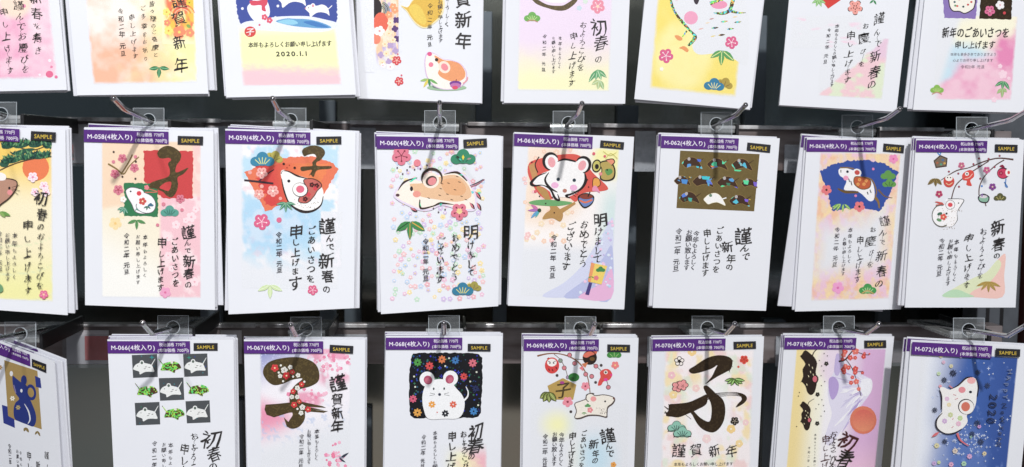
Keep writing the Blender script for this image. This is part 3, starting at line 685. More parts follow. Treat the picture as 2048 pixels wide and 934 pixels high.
def m59():
    c = Card('M-059', 'pale blue card with a torn orange fan, white mouse in a red jacket', V2(435), [(35, 63), (629, 77), (622, 880), (50, 908)], .85)
    def f(U, V):
        b = mixc(A3('BCDDF0'), A3('F3F0F2'), np.clip(sst(.4, .6, fb(U, V, 10, 6)), 0, 1)); b = mixc(b, A3('EFC8D4'), sst(.66, .74, fb(U, V, 14, 21))*.5)
        return mixc(b, A3('A8D2F0'), disc(U, V, .35, .55, .6, .25)*.6), sst(.88, .62, V-U*.12+(fb(U, V, 5, 3)-.5)*.2)
    c.part('background_print').wash([(105, 128), (558, 130), (550, 790), (110, 790)], f, 64, 90, .03, .012)
    c.wash([(470, 440), (570, 440), (565, 700), (470, 700)], lambda U, V: (U[..., None]*0+A3('F4EEF6'), .6*sst(.55, .62, fb(U, V, 9, 44))), 30, 30, .1, .03)
    c.part('fan_print').rough([(122, 262), (180, 235), (260, 205), (340, 190), (440, 190), (520, 215), (553, 248), (520, 300), (480, 372), (440, 380), (330, 375), (240, 435), (218, 438), (160, 330)], 'E9744E', 3, 8, 6)
    c.wash([(150, 225), (520, 215), (460, 370), (225, 425)], lambda U, V: (mixc(A3('D8403C'), A3('EE8048'), sst(.15, .75, U)), U*0+1), 60, 50, .05, .10, cut=True)
    c.part('brush_sign_foil', 'holo').m('gold').blob([(385, 165), (400, 148), (440, 138), (478, 150), (490, 175), (470, 205), (452, 215), (456, 232), (516, 233), (512, 245), (455, 252), (438, 282), (425, 272), (415, 278), (430, 250), (385, 256), (382, 236), (430, 232), (432, 215), (450, 195), (440, 178), (412, 182), (395, 188)], 'ffffff')
    c.part('mouse_print').blob([(288, 265), (300, 250), (340, 265), (400, 285), (450, 300), (480, 340), (480, 385), (455, 425), (405, 438), (350, 425), (322, 390), (305, 340), (295, 300)], 'F7F4F1')
    c.stroke([(290, 268), (298, 255), (325, 258), (365, 278), (410, 290)], 7, '2E2220', press=(.6, .3, .8, 1.2, .3)); c.stroke([(292, 290), (305, 350), (330, 405), (380, 438), (430, 438), (470, 412), (482, 370)], 9, '2E2220', press=(.3, .8, .7, 1.5, 1.2, .7, .3))
    c.blob([(392, 298), (430, 290), (465, 305), (474, 325), (455, 345), (438, 372), (408, 400), (370, 395), (378, 370), (412, 345)], 'C9665C', '2E2220', 4)
    for x, y in ((430, 318), (400, 383), (452, 322)): c.flower(x, y, 12, '4A1A1C', 'C83A3C')
    c.flower(415, 362, 11, 'D83A48'); c.flower(445, 335, 10, 'D83A48')
    c.ell(377, 341, 36, 33, '2E2220', 15); c.ell(376, 340, 33, 30, 'F8F5F3', 15); c.ell(377, 338, 19, 17, 'E56A84'); c.ell(325, 301, 7, None, '241C28')
    c.hold = True; r = random.Random(3)
    for _ in range(40): c.ell(r.uniform(335, 460), r.uniform(375, 425), 1.6, None, '4A3A34', n=5)
    c.hold = False; c.h()
    for x, y in ((302, 223), (352, 241)): c.ell(x, y, 6, None, '3A1818')
    for x, y in ((317, 240), (328, 229)): c.ell(x, y, 3, None, 'A02820')
    c.part('branch_print').stroke([(122, 297), (170, 302), (255, 312)], 9, '3A2A34'); c.stroke([(188, 303), (225, 270), (258, 248)], 7, '3A2A34', w1=4)
    c.part('flower_print')
    for x, y, q in ((202, 264, 27), (253, 346, 27), (190, 361, 24)): c.flower(x, y, q, 'F3B0AA', 'F8E4D8', .3, dots='C85A50')
    for x, y, q in ((148, 262, 9), (202, 325, 9), (287, 380, 8)): c.ell(x, y, q, None, 'F0A8A0', n=10)
    c.flower(202, 486, 38, 'E0608A', None, .2, dots='F8D8E0'); c.ell(281, 478, 12, None, 'E06A90'); c.flower(434, 797, 24, 'E0608A', None, .2, dots='F8D8E0')
    c.part('pine_print').pine(262, 190, 78, 'B8AC4A', '7A6A30', rot=20, nl=3).pine(205, 205, 108, '3286A8', 'D8DE8A')
    c.part('leaf_print').bamboo(312, 398, 46, '3E8A6C', 'BFE0C0', (168, 130, 90, 50, 12), w=.3).bamboo(240, 775, 62, 'D0E4AC', 'E9F2D2', (155, 90, 25), w=.36)
    c.part('lettering').one('謹', 500, 505, 88, INK, .015, .03, .5); c.vt('んで', 512, 560, 516, 600, 48, wt=.015); c.one('新', 497, 662, 80, INK, .015, .03, .5).one('春', 503, 733, 68, INK, .015, .03, .5).one('の', 498, 792, 42, INK, .015)
    c.vt('ごあいさつを', 430, 525, 425, 745, 50, wt=.015); c.one('申', 360, 530, 74, INK, .02, .03, .4).vt('し上げま', 357, 580, 355, 710, 45, wt=.015).one('す', 355, 765, 78, INK, .01, .02, .3)
    reiwa(c, 280, 545, 283, 705, 30, wt=.01, jit=.3)
    head(c, 508, 116, 114, 36, -1); return c
PAST = ['F0B6C0', 'F3C8CC', 'D8C4EA', 'C6E4CC', 'F6E2A8', 'C8DAF2', 'EFC4DC']
def m60():
    c = Card('M-060', 'card scattered with pastel blossoms and a large running brown mouse', V2(730), [(52, 89), (624, 98), (607, 871), (73, 907)], .89)
    c.part('blossom_pattern_print'); r = random.Random(11); pts = []
    while len(pts) < 250:
        x, y = r.uniform(120, 540), r.uniform(158, 842)
        if all((x-a)**2+(y-b)**2 > 20**2 for a, b in pts[-210:]): pts.append((x, y))
        elif r.random() < .003: pts.append((x, y))
    c.hold = True
    for x, y in pts:
        k = r.choice(PAST); q = r.uniform(9, 14); c.flower(x, y, q, k, None, r.random()*6, depth=.35)
    c.hold = False; c.h(); c.hold = True
    for i, (x, y) in enumerate(pts): c.ell(x, y, 4, None, 'F6ECEC' if i % 3 else 'F3DCA0', n=7)
    c.hold = False; c.h()
    c.part('mouse_print')
    body = [(140, 362), (165, 325), (215, 295), (262, 300), (330, 275), (400, 262), (450, 280), (480, 325), (500, 380), (490, 425), (430, 425), (350, 405), (300, 425), (250, 425), (200, 405), (160, 385)]
    c.blob([(318+(x-318)*1.06, 345+(y-345)*1.12) for x, y in body], 'E6D8EE'); c.blob(body, 'F8EDE0')
    c.blob([(205, 315), (260, 310), (330, 285), (400, 272), (445, 290), (478, 335), (480, 375), (420, 395), (330, 385), (250, 370), (222, 345)], 'EBBE94'); c.blob([(350, 300), (420, 290), (460, 330), (440, 365), (370, 355)], 'E8AE7C')
    c.stroke([(150, 345), (180, 305), (238, 285)], 9, '3A2A20', press=(.2, 1.1, .3)); c.stroke([(360, 270), (420, 262), (465, 300)], 9, '3A2A20', press=(.2, 1.3, .5)); c.stroke([(250, 385), (255, 425), (310, 415), (345, 402), (405, 408)], 8, '3A2A20', press=(.5, 1.3, .7, 1.4, .2))
    c.ring(305, 290, 46, 44, 11, '3A2A20', 0, 150, 390, (.3, 1, 1.2, .9, .3)); c.ell(300, 298, 38, 36, 'F6E6D6'); c.ell(302, 300, 27, 22, '4A3A34', -30); c.ell(306, 302, 20, 17, 'E88C90', -30)
    c.ell(212, 336, 7, 11, '2A2028'); c.ell(236, 360, 18, 15, 'EE9A8C'); c.ell(149, 365, 9, 7, '5A3A44')
    for x, y in ((345, 335), (380, 310), (375, 360), (410, 340), (430, 305), (395, 385), (440, 370), (340, 365), (290, 378), (350, 312), (460, 385), (420, 280)): c.leaf(x-7, y-2, x+8, y+3, 4, '5A3A28')
    c.stroke([(482, 328), (512, 315), (545, 293)], 7, 'B06A7A', w1=3); c.stroke([(478, 322), (510, 308), (540, 292)], 3, '2A2020')
    for a in ((505, 350, 530, 385), (512, 400, 530, 435), (210, 425, 240, 440), (480, 400, 500, 430)): c.leaf(*a, 15, '3A2428'); c.leaf(a[0]-4, a[1]-3, a[2]-5, a[3]-4, 8, 'D87884')
    c.part('hologram_glint', 'ink').poly([(200, 305), (228, 283), (236, 286), (212, 304)], '3FE0B8').poly([(425, 272), (442, 270), (446, 276)], '48E8C0').poly([(250, 395), (257, 420), (250, 410)], '30D898').poly([(338, 405), (352, 402), (346, 416)], '28C8A8').poly([(515, 352), (528, 350), (520, 362)], '48E8C0').poly([(483, 345), (498, 350), (488, 360)], '60D8E0')
    c.hold = True
    for x, y in ((147, 240), (172, 268), (192, 250), (205, 235), (226, 248), (253, 245), (335, 442), (365, 430), (312, 425), (282, 228)): c.ell(x, y, 4, None, '5A4A54', n=7)
    c.hold = False; c.h()
    c.part('flower_print').flower(166, 185, 44, 'E2778E', None, .3, dots='7A2838').ell(238, 218, 16, None, 'E8808E').flower(430, 440, 40, 'E2778E', None, .3, dots='7A2838').flower(430, 438, 14, 'F0D090', None, .3)
    c.part('pine_print').pine(447, 194, 112, '2F8A66', '1E5A48', nl=3); c.poly([(447, 180), (453, 192), (447, 206), (441, 192)], 'F0D820').leaf(415, 185, 432, 200, 9, '2A3A30').leaf(464, 202, 485, 196, 9, 'A89088')
    c.leaf(428, 198, 440, 207, 6, '40E0C8'); c.pine(497, 780, 66, 'A39A40', '7A4A50', rot=10, nl=3); c.pine(445, 795, 96, '2F7FA0', 'E0D878')
    c.part('leaf_print').leaf(205, 485, 142, 528, 34, '3E8A4A', '1E4A28').leaf(205, 485, 205, 568, 26, '3E8A4A', 'C8A030').leaf(208, 485, 273, 526, 36, '3E8A4A', 'E0A838')
    c.part('lettering').one('明', 483, 532, 76, INK, .005, .035, .5).vt('けまして', 483, 590, 484, 718, 50, jit=1)
    c.vt('おめでとう', 412, 558, 408, 735, 50, jit=1); c.vt('ございます', 347, 570, 340, 748, 50, jit=1); reiwa(c, 277, 575, 277, 742, 30, wt=.01, jit=.3)
    head(c, 502, 128, 107, 38, -3); return c
def m61():
    c = Card('M-061', 'card with a white mouse face over a red fan and a battledore', V2(1000), [(66, 78), (611, 99), (565, 886), (36, 868)], .893)
    def f(U, V):
        b = mixc(A3('F8F2F0'), A3('F6DCC4'), disc(U, V, .2, .25, .6, .35)*.8); b = mixc(b, A3('F6F0A8'), disc(U, V, .95, .08, .3, .16)); b = mixc(b, A3('CFE4E4'), sst(.72, .95, U)*sst(.15, .4, V)*.9)
        k = (V-.62)+(U-.55)*1.0+.35*(U-.55)**2*(-1); s1 = sst(.30, .31, k); b = mixc(b, A3('CDD2EE'), s1*sst(.55, .62, V)); b = mixc(b, mixc(A3('B6BEE6'), A3('F0B8DC'), sst(.45, .55, fb(U, V, 12, 9))), sst(.43, .44, k)*sst(.6, .66, V))
        return b, np.maximum(sst(.72, .60, V), sst(.27, .30, k))
    c.part('background_print').wash([(125, 138), (545, 152), (505, 838), (95, 822)], f, 70, 100, .02, .008)
    c.blob([(515, 470), (480, 520), (430, 600), (370, 690), (290, 765), (192, 826), (340, 832), (506, 836), (512, 650)], 'D3D7F0', n=4).blob([(512, 600), (470, 650), (400, 740), (290, 828), (400, 834), (506, 836)], 'B9BFE6', n=4).blob([(508, 690), (470, 760), (400, 800), (360, 834), (506, 836)], 'E9B4DA', n=4)
    c.hold = True; r = random.Random(4)
    for _ in range(60):
        x, y = r.uniform(110, 330), r.uniform(150, 600); c.flower(x, y, r.uniform(8, 15), r.choice(['F6D0B8', 'F6C8C8', 'F6E0C0']), 'FAF0E4', r.random()*6)
    for _ in range(50):
        y = r.uniform(480, 810); x = r.uniform(470-(y-480)*.35, 515-(y-480)*.03)
        c.flower(x, y, r.uniform(4, 8), r.choice(['DDE8F6', 'C8B8E8', 'F0C8E4', 'B8D8F0']), None, r.random()*6)
    c.hold = False; c.h()
    c.part('fan_print').blob([(130, 225), (175, 200), (300, 178), (370, 190), (420, 260), (488, 325), (475, 345), (380, 355), (345, 395), (300, 370), (200, 380), (135, 290)], 'DD5448'); c.poly([(130, 230), (160, 215), (175, 300), (150, 300)], 'C89058')
    c.blob([(165, 330), (210, 340), (235, 390), (285, 445), (275, 485), (240, 470), (195, 475), (205, 450), (228, 420)], 'B98C4C'); c.poly([(280, 450), (250, 440), (340, 395), (345, 405)], 'B98C4C'); c.blob([(135, 395), (200, 385), (315, 395), (320, 405), (250, 415), (150, 408)], '69A868')
    c.part('mouse_print').blob([(150, 310), (185, 270), (230, 250), (260, 215), (330, 205), (375, 240), (390, 290), (375, 335), (330, 365), (295, 375), (250, 365), (200, 330)], 'F5F3F3')
    c.blob([(230, 345), (260, 350), (272, 380), (250, 385), (235, 370)], 'F5F3F3')
    for x, y, rt in ((233, 213, -10), (376, 228, 25)): c.ell(x, y, 32, 36, 'F5F3F3', rt); c.ell(x+(2 if x < 300 else -2), y+2, 17, 24, 'F0A4AC', rt)
    B = '1E1616'
    c.ring(233, 213, 34, 38, 12, B, -10, 110, 340, (.4, 1, 1.2, 1, .4)); c.ring(376, 228, 33, 36, 12, B, 25, 190, 420, (.4, 1, 1.2, 1, .3)); c.stroke([(262, 212), (295, 202), (345, 212)], 9, B, press=(.3, 1.1, .8))
    c.stroke([(222, 262), (205, 295), (225, 330), (262, 352)], 10, B, press=(.3, .9, 1.2, .3)); c.stroke([(385, 262), (390, 300), (370, 335), (330, 358), (300, 368), (320, 378)], 11, B, press=(.3, 1.3, 1, .7, 1, .3))
    c.stroke([(212, 262), (170, 280), (142, 310), (158, 322), (195, 320), (230, 340), (250, 378), (270, 388), (262, 360)], 9, B, press=(.3, .8, 1.6, 1, .4, .9, 1.3, 1, .3)); c.stroke([(178, 190), (160, 225), (172, 262)], 5, B)
    c.ell(265, 293, 8, None, '2A3A48'); c.ell(338, 297, 8, None, '2A3A48'); c.ell(250, 320, 17, 14, 'F0B4DA'); c.ell(335, 331, 17, 14, 'F0B4DA'); c.ell(295, 345, 10, 9, 'B87868')
    for a in ((325, 350, 355, 362), (322, 354, 345, 372), (325, 346, 358, 352)): c.stroke([a[:2], a[2:]], 2.5, B)
    c.part('mallet_print').ell(440, 232, 22, 30, B, 10).ell(440, 232, 17, 24, 'C9C060', 10).ell(441, 235, 9, 12, B).blob([(455, 215), (500, 208), (525, 245), (520, 290), (485, 302), (455, 290), (462, 250)], B).blob([(458, 220), (498, 214), (519, 247), (514, 284), (485, 296), (460, 286), (466, 250)], 'B9A252')
    c.blob([(478, 250), (505, 245), (512, 262), (490, 275)], '5E9A50'); c.ell(488, 250, 4, None, B); c.ell(458, 268, 8, None, 'E88C90')
    c.poly([(482, 205), (510, 200), (522, 212), (512, 228), (500, 220)], 'E89070').stroke([(482, 205), (512, 200), (522, 214), (508, 230)], 4, B)
    c.blob([(425, 290), (450, 290), (455, 320), (425, 330)], 'E8A040', B, 3); c.blob([(425, 325), (440, 325), (455, 355), (440, 348), (420, 345)], 'E890B0')
    c.part('spinning_top_print').blob([(355, 370), (390, 355), (428, 370), (420, 405), (385, 425), (360, 400)], B).blob([(360, 378), (390, 372), (424, 378), (416, 402), (385, 418), (364, 396)], '6A86C0').stroke([(362, 388), (388, 398), (420, 386)], 8, 'E07048').ell(392, 372, 30, 12, '8A3A28').stroke([(400, 372), (410, 350)], 5, B)
    c.part('battledore_print').poly([(415, 672), (488, 688), (462, 772), (400, 758)], 'F0D060').poly([(415, 672), (432, 676), (412, 762), (400, 758)], 'EE9A60').poly([(405, 762), (420, 765), (405, 820), (388, 816)], '4A3E80').pine(458, 704, 42, '3E8A4C', nl=0).bamboo(415, 735, 16, '5E9A4C', None, (150, 30)).flower(438, 742, 12, 'E87A88')
    c.part('flower_print'); c.leaf(178, 432, 125, 435, 14, 'B070B8'); c.leaf(175, 430, 140, 408, 14, 'D070A8'); c.leaf(175, 435, 140, 470, 14, '60A0D0'); c.leaf(180, 435, 160, 468, 10, '50B0B0'); c.ell(179, 434, 9, None, '2A4A30'); c.ell(161, 348, 7, None, 'E06070'); c.ell(427, 176, 7, None, 'E06070'); c.ell(477, 188, 6, None, 'E06070')
    for x, y in ((247, 445), (208, 403), (238, 375), (145, 215), (403, 328), (398, 295), (180, 370)): c.ell(x, y, 3.5, None, '3A1A18', n=7)
    c.stroke([(470, 165), (500, 185), (530, 170)], 2, 'C8C050'); c.stroke([(480, 200), (505, 175), (535, 200)], 2, 'C8C050')
    c.part('lettering').one('明', 457, 477, 74, INK, .01, .035, .5).vt('けまして', 448, 530, 443, 655, 50, jit=1); c.vt('おめでとう', 385, 498, 378, 675, 50, jit=1); c.vt('ございます', 325, 505, 300, 688, 50, jit=1); reiwa(c, 246, 557, 238, 730, 30, wt=.01, jit=.3)
    head(c, 510, 136, 108, 33, 5); return c
def mfoil(c, x, y, w, glint=None, white=False):
    w *= 1.12
    P = [(-.5, .0), (-.42, -.1), (-.3, -.2), (-.05, -.28), (.15, -.22), (.3, -.05), (.45, .25), (.3, .2), (.1, .12), (-.1, .14), (-.3, .2), (-.4, .12)]
    Q = [(x+a*w, y+b*w) for a, b in P]
    if white: c.m('ink').blob(Q, 'F3F2F0', 'F8EFD0', 2, 3); c.stroke([(x+.25*w, y), (x+.5*w, y-.08*w)], 5, 'F3F2F0'); c.ell(x-.2*w, y-.18*w, 7, None, '6A8A70'); return
    c.m('ink').stroke(Q+[Q[0]], 2.5, 'B09050', closed=True, n=3)
    c.m('holod').poly(Q, 'ffffff', True, 3); c.stroke([(x+.25*w, y-.05*w), (x+.5*w, y-.22*w)], 5, 'ffffff', w1=2); c.ell(x-.15*w, y-.24*w, 9, None, 'fff', n=9) if False else None
    c.m('ink').ell(x-.17*w, y-.2*w, 7, 8, 'B8B0B0', n=9)
    for g in glint or (): c.poly([(x+g[0]*w, y+g[1]*w), (x+(g[0]+g[2])*w, y+(g[1]+.03)*w), (x+(g[0]+g[2]*.8)*w, y+(g[1]+g[3])*w), (x+g[0]*w+4, y+(g[1]+g[3]*.8)*w)], g[4])
def m62():
    c = Card('M-062', 'plain white card with a gold square of ten small mice', V2(1280), [(97, 88), (637, 106), (574, 892), (58, 878)], .90)
    c.part('gold_square_foil', 'gold2').poly([(183, 162), (545, 178), (520, 439), (166, 424)], 'ffffff')
    c.part('mouse_print')
    c.stroke
    Bl, Cy, Gr, Or = '4A70E0', '30C8D8', '50E0A0', 'E89050'
    mfoil(c, 240, 220, 88, [(.2, -.2, .2, .14, Bl), (.15, .12, .15, .1, Cy)]); mfoil(c, 355, 225, 88, [(-.35, .05, .2, .1, Or)]); mfoil(c, 468, 228, 90, [(-.4, .2, .35, .09, Gr), (-.15, -.1, .12, .15, '90C8D0')])
    mfoil(c, 195, 300, 70, [(-.1, -.1, .4, .3, '4890D8'), (.35, -.25, .1, .1, 'F0C040')]); mfoil(c, 290, 303, 90, [(-.1, -.25, .4, .18, Cy), (.15, .02, .12, .2, '58A8D8')]); mfoil(c, 402, 308, 90, [(-.1, .0, .2, .15, '3A8060')]); mfoil(c, 500, 312, 68, [(-.4, -.2, .35, .28, Gr), (.2, -.1, .25, .3, '7A60D0')])
    mfoil(c, 228, 378, 88, [(-.1, -.02, .2, .2, '40B0A0'), (-.3, .02, .12, .15, '3A5A48')]); mfoil(c, 342, 385, 92, None, True); mfoil(c, 455, 392, 88, [(.2, -.1, .2, .15, '8060E0'), (.4, -.1, .1, .06, 'E8C840')])
    c.part('lettering').one('謹', 470, 552, 92, INK, .02, .03, .5).vt('んで', 477, 605, 482, 645, 50, wt=.02); c.one('新', 398, 600, 60, INK, .02, .03, .4).vt('年の', 414, 655, 408, 692, 44, wt=.015)
    c.vt('ごあいさつを', 364, 525, 346, 702, 44, wt=.02, jit=.4); c.vt('申し上げます', 306, 538, 296, 718, 44, wt=.022, jit=.4)
    c.vt('今年もよろしく', 256, 540, 240, 694, 30, wt=.01, jit=.3, kana=.9); c.vt('お願い致します', 224, 535, 212, 694, 32, wt=.01, jit=.3, kana=.9); reiwa(c, 177, 530, 163, 698, 32, wt=.01, jit=.3)
    head(c, 540, 149, 107, 37, 6); return c
def m63():
    c = Card('M-063', 'peach watercolour card with a torn deep blue fan and a leaping white mouse', V2(1550), [(146, 105), (632, 109), (573, 885), (91, 895)], .925)
    def f(U, V):
        b = mixc(A3('F3D2A8'), A3('EFC2D6'), sst(.45, .6, fb(U, V, 11, 6))); b = mixc(b, A3('E4D0DE'), sst(.58, .72, fb(U, V, 12, 16))*.6); b = mixc(b, A3('F3B890'), sst(.52, .66, fb(U, V, 17, 36))*.7); b = mixc(b, A3('F8DC98'), sst(.6, .72, fb(U, V, 15, 26))*.7)
        a = np.maximum(sst(.62, .40, V+U*.15+(fb(U, V, 4, 2)-.5)*.15), np.maximum(sst(.72, .9, V+(fb(U, V, 4, 12)-.5)*.1), sst(.75, 1, U)*.9)); a = np.maximum(a, sst(.2, .0, U)*.6); return b, a*.95
    c.part('background_print').wash([(205, 168), (575, 175), (520, 838), (162, 848)], f, 60, 90, .02, .01)
    c.part('fan_print').rough([(203, 258), (260, 225), (330, 208), (420, 205), (500, 222), (562, 262), (530, 350), (478, 440), (400, 425), (330, 425), (262, 438), (235, 340)], '2F4FA2', 4, 7, 8)
    c.part('mouse_print').blob([(290, 250), (310, 240), (345, 248), (375, 262), (400, 285), (430, 290), (450, 325), (452, 380), (430, 392), (395, 360), (365, 345), (315, 340), (325, 300), (295, 275)], 'F2F0F2')
    c.stroke([(296, 240), (330, 240), (360, 245)], 6, '8A6A38'); c.stroke([(395, 282), (440, 295), (462, 345), (455, 372)], 6, '8A6A38'); c.stroke([(285, 335), (320, 350), (380, 352)], 11, '6A5028', press=(.5, 1.2, .8)); c.ell(374, 262, 20, 17, 'F2F0F2', 20); c.ell(374, 262, 12, 11, 'C84A44', 20)
    c.ell(330, 258, 6, None, '222838'); c.ell(323, 287, 12, 11, 'F0A0C0'); c.blob([(365, 282), (410, 285), (435, 300), (430, 330), (395, 338), (362, 315)], 'C05A30', '6A5028', 4)
    for x, y in ((385, 295), (405, 315), (378, 315), (415, 300)): c.flower(x, y, 8, 'E8A050', '902818')
    c.stroke([(470, 340), (500, 370), (535, 378)], 8, '7A5C30', w1=3); c.stroke([(455, 375), (470, 395), (475, 425)], 15, '8A6A34', w1=6)
    for a in ((335, 290, 340, 305), (345, 300, 350, 320), (432, 340, 438, 355), (300, 262, 300, 250), (420, 350, 424, 362)): c.stroke([a[:2], a[2:]], 4, '2A2A34')
    c.part('pine_print').pine(515, 275, 68, '5E9A48', '2C4A28', nl=0).pine(520, 312, 62, '5E9A48', '2C4A28', nl=3).pine(422, 795, 78, '3E9A4C', 'C8E8A8', nl=5)
    c.part('flower_print').flower(234, 341, 24, 'E8787C', '4A2A28', .3).flower(384, 417, 25, 'E8787C', '4A2A28', .3).flower(539, 200, 22, 'F090C0', 'E060A0', .2).flower(286, 787, 28, 'F0A0D0', 'E070B0', .2)
    for x, y in ((447, 246), (367, 368)): c.ell(x, y, 6, None, 'E080B0')
    c.part('leaf_print')
    for a in ((300, 405, 258, 420), (300, 405, 278, 438), (310, 405, 308, 442), (315, 405, 345, 432), (290, 405, 262, 432)): c.leaf(*a, 12, '78B048', 'E8F0A8')
    c.stroke([(395, 812), (422, 800), (450, 815)], 5, 'C8A060')
    c.part('lettering').one('謹', 500, 482, 62, INK, -.003, .03, .7).vt('んで', 490, 535, 490, 578, 40, jit=1); c.one('新', 485, 640, 58, INK, -.003, .03, .7).one('春', 486, 712, 64, INK, -.003, .03, .7).one('の', 474, 768, 42)
    c.one('お', 446, 522, 30).one('慶', 435, 575, 56, INK, -.005, .03, .6).vt('びを', 438, 628, 433, 680, 36, jit=1); c.one('申', 388, 570, 44).vt('し上げます', 386, 610, 374, 748, 38, jit=1)
    c.vt('本年もよろしく', 343, 524, 337, 665, 24); c.vt('お願い申し上げます', 317, 565, 309, 722, 22); reiwa(c, 284, 522, 271, 680, 26)
    head(c, 539, 152, 95, 37, 5); return c
def m64():
    c = Card('M-064', 'white card with a curved twig of charms above a white mouse', V2(1780), [(119, 108), (612, 113), (572, 877), (68, 877)], .905)
    def f(U, V):
        k = V-.75+(U-.5)*.95+(fb(U, V, 4, 3)-.5)*.1; b = mixc(A3('DDE8B4'), A3('F3C0B8'), sst(.42, .5, U+(V-.6)*.35)); b = mixc(b, A3('B8DCB4'), sst(.35, .2, U)*sst(.7, .8, V)); return b, sst(-.06, -.02, k)
    c.part('background_print').wash([(235, 620), (530, 630), (512, 830), (240, 830)], f, 50, 44, .03, .015)
    c.blob([(242, 828), (290, 790), (380, 742), (440, 715), (490, 660), (526, 634), (520, 730), (512, 829), (380, 830)], 'F3C6BC', n=4).blob([(242, 828), (290, 790), (380, 742), (440, 715), (490, 660), (505, 690), (455, 760), (380, 800), (340, 829)], 'DFE6BE', n=4).blob([(242, 828), (270, 800), (310, 796), (350, 812), (380, 829)], 'BADDB8', n=4)
    c.part('twig_print').stroke([(232, 297), (300, 255), (360, 240), (420, 215), (490, 197), (562, 203)], 6, '5A3C34', press=(.5, .9, .7, 1, 1, 1.4)); c.stroke([(280, 380), (300, 320), (350, 275), (410, 235), (450, 210)], 5, '5A3C34'); c.stroke([(405, 365), (408, 325), (430, 280), (480, 230), (520, 205)], 5, '5A3C34')
    bolls(c, [(268, 258), (311, 267), (380, 224), (405, 198), (404, 234), (449, 200), (476, 237), (499, 186), (314, 327), (411, 290), (418, 324)], 5, 'B04A60', '3A3A3A'); c.ell(418, 324, 5, None, '5A8AD0')
    c.part('charm_print').poly([(198, 208), (228, 182), (262, 196), (258, 235), (208, 242)], '4A3A30').poly([(203, 211), (229, 188), (257, 200), (253, 230), (212, 236)], '7A6A58').stroke([(215, 170), (226, 182), (232, 168)], 5, '4A90D8')
    for x, y, k in ((215, 218, 'B06040'), (240, 205, '4070A0'), (232, 225, '50A080'), (248, 220, 'D0A040')): c.ell(x, y, 6, 5, k, n=8)
    c.ell(268, 303, 25, 27, 'D0483E'); c.ell(268, 288, 17, 13, 'F3EEEA'); c.ell(262, 285, 3, None, '222222'); c.ell(275, 285, 3, None, '222222'); c.stroke([(255, 310), (268, 318), (284, 308)], 3, 'F0D0A0')
    c.blob([(330, 270), (355, 252), (378, 255), (382, 280), (365, 298), (372, 322), (348, 318), (350, 300), (332, 295)], 'DD4A3E'); c.ell(350, 268, 9, None, 'F3EEEA'); c.ell(350, 268, 4, None, '222222'); c.stroke([(340, 290), (360, 285), (375, 268)], 3, 'F6C8B8')
    c.ell(515, 265, 28, 26, '3A1A30'); c.ell(513, 266, 24, 22, 'D0385E'); c.ell(537, 262, 12, 17, 'F3EEEA'); c.ell(540, 262, 6, 8, 'D84A4A'); c.flower(505, 265, 11, 'A82048', 'E8A0A8'); c.blob([(498, 235), (512, 226), (522, 240)], '8A2040'); c.stroke([(528, 290), (525, 322), (535, 328), (520, 305)], 5, '5A88C8')
    c.blob([(400, 372), (425, 358), (452, 372), (448, 395), (432, 402), (408, 395)], '30303A').blob([(405, 376), (425, 368), (447, 376), (440, 395), (412, 392)], '8AB8A0').ell(425, 372, 18, 7, 'D8D0D8').stroke([(418, 372), (420, 358)], 5, '8A60B0').stroke([(432, 398), (437, 415)], 4, '5A3A30')
    c.part('flower_print')
    for x, y, q, k in ((223, 360, 17, 'C0406A'), (325, 230, 16, 'D07090'), (440, 251, 17, 'D06A94'), (466, 327, 17, '8A4A98')): c.flower(x, y, q, k, 'F0D0B0', .3, dots='5A1A38')
    c.part('leaf_print').leaf(205, 288, 170, 318, 18, '8A7440', '4A3A20').leaf(205, 288, 208, 326, 16, '8A7440', '4A3A20').leaf(208, 288, 235, 318, 18, '8A7440', '4A3A20')
    for k in (155, 125, 90, 58, 28): a = math.radians(k); c.leaf(448, 758, 448+62*math.cos(a), 758+50*math.sin(a), 14, 'B89A4C', '9A7C34')
    c.part('pine_print').pine(500, 375, 56, '5A5A34', 'D8C870', nl=3)
    c.part('mouse_print').blob([(255, 385), (290, 382), (330, 385), (326, 405), (305, 440), (306, 480), (285, 505), (235, 508), (200, 490), (192, 455), (205, 420), (245, 412)], 'F6F4F6')
    c.stroke([(262, 382), (332, 384), (325, 408), (305, 440), (305, 478), (288, 503)], 4, '4A4A4A', press=(1, .6, 1, .4, .8, .4)); c.ring(235, 458, 44, 50, 6, '6A6A60', 0, 60, 280, (1, .7, .4, .8, 1.2))
    c.ell(273, 409, 22, 22, '5A5A60'); c.ell(273, 409, 20, 20, 'F6F2F4'); c.ell(273, 409, 11, 10, 'E04A54'); c.ell(311, 401, 3, None, '222222'); c.stroke([(245, 408), (205, 395), (240, 402), (208, 410)], 4, 'D85A50')
    c.flower(242, 464, 16, 'E05A4C', 'F6E0B0'); c.ell(225, 450, 12, 7, '3A6A54', -20); c.ell(222, 478, 12, 7, '5E9A6A', 20); c.ell(256, 449, 5, None, '3A3A34')
    c.hold = True; r = random.Random(9)
    for _ in range(45): c.ell(r.uniform(215, 325), r.uniform(425, 520), 1.8, None, 'A8907A', n=5)
    c.hold = False; c.h()
    c.part('lettering').one('新', 490, 512, 74, INK, .02, .04, .8).one('春', 493, 590, 70, INK, .0, .04, .8).one('の', 486, 640, 34)
    c.vt('およろこびを', 424, 530, 410, 730, 38, jit=1.1); c.vt('申し上げます', 358, 560, 348, 775, 42, jit=1.1); c.vt('本年もよろしく', 302, 578, 292, 748, 26, jit=.9); c.vt('お願い申し上げます', 275, 575, 262, 765, 26, jit=.9); reiwa(c, 236, 572, 222, 720, 28, jit=.5)
    head(c, 527, 152, 103, 35, 1.5); return c
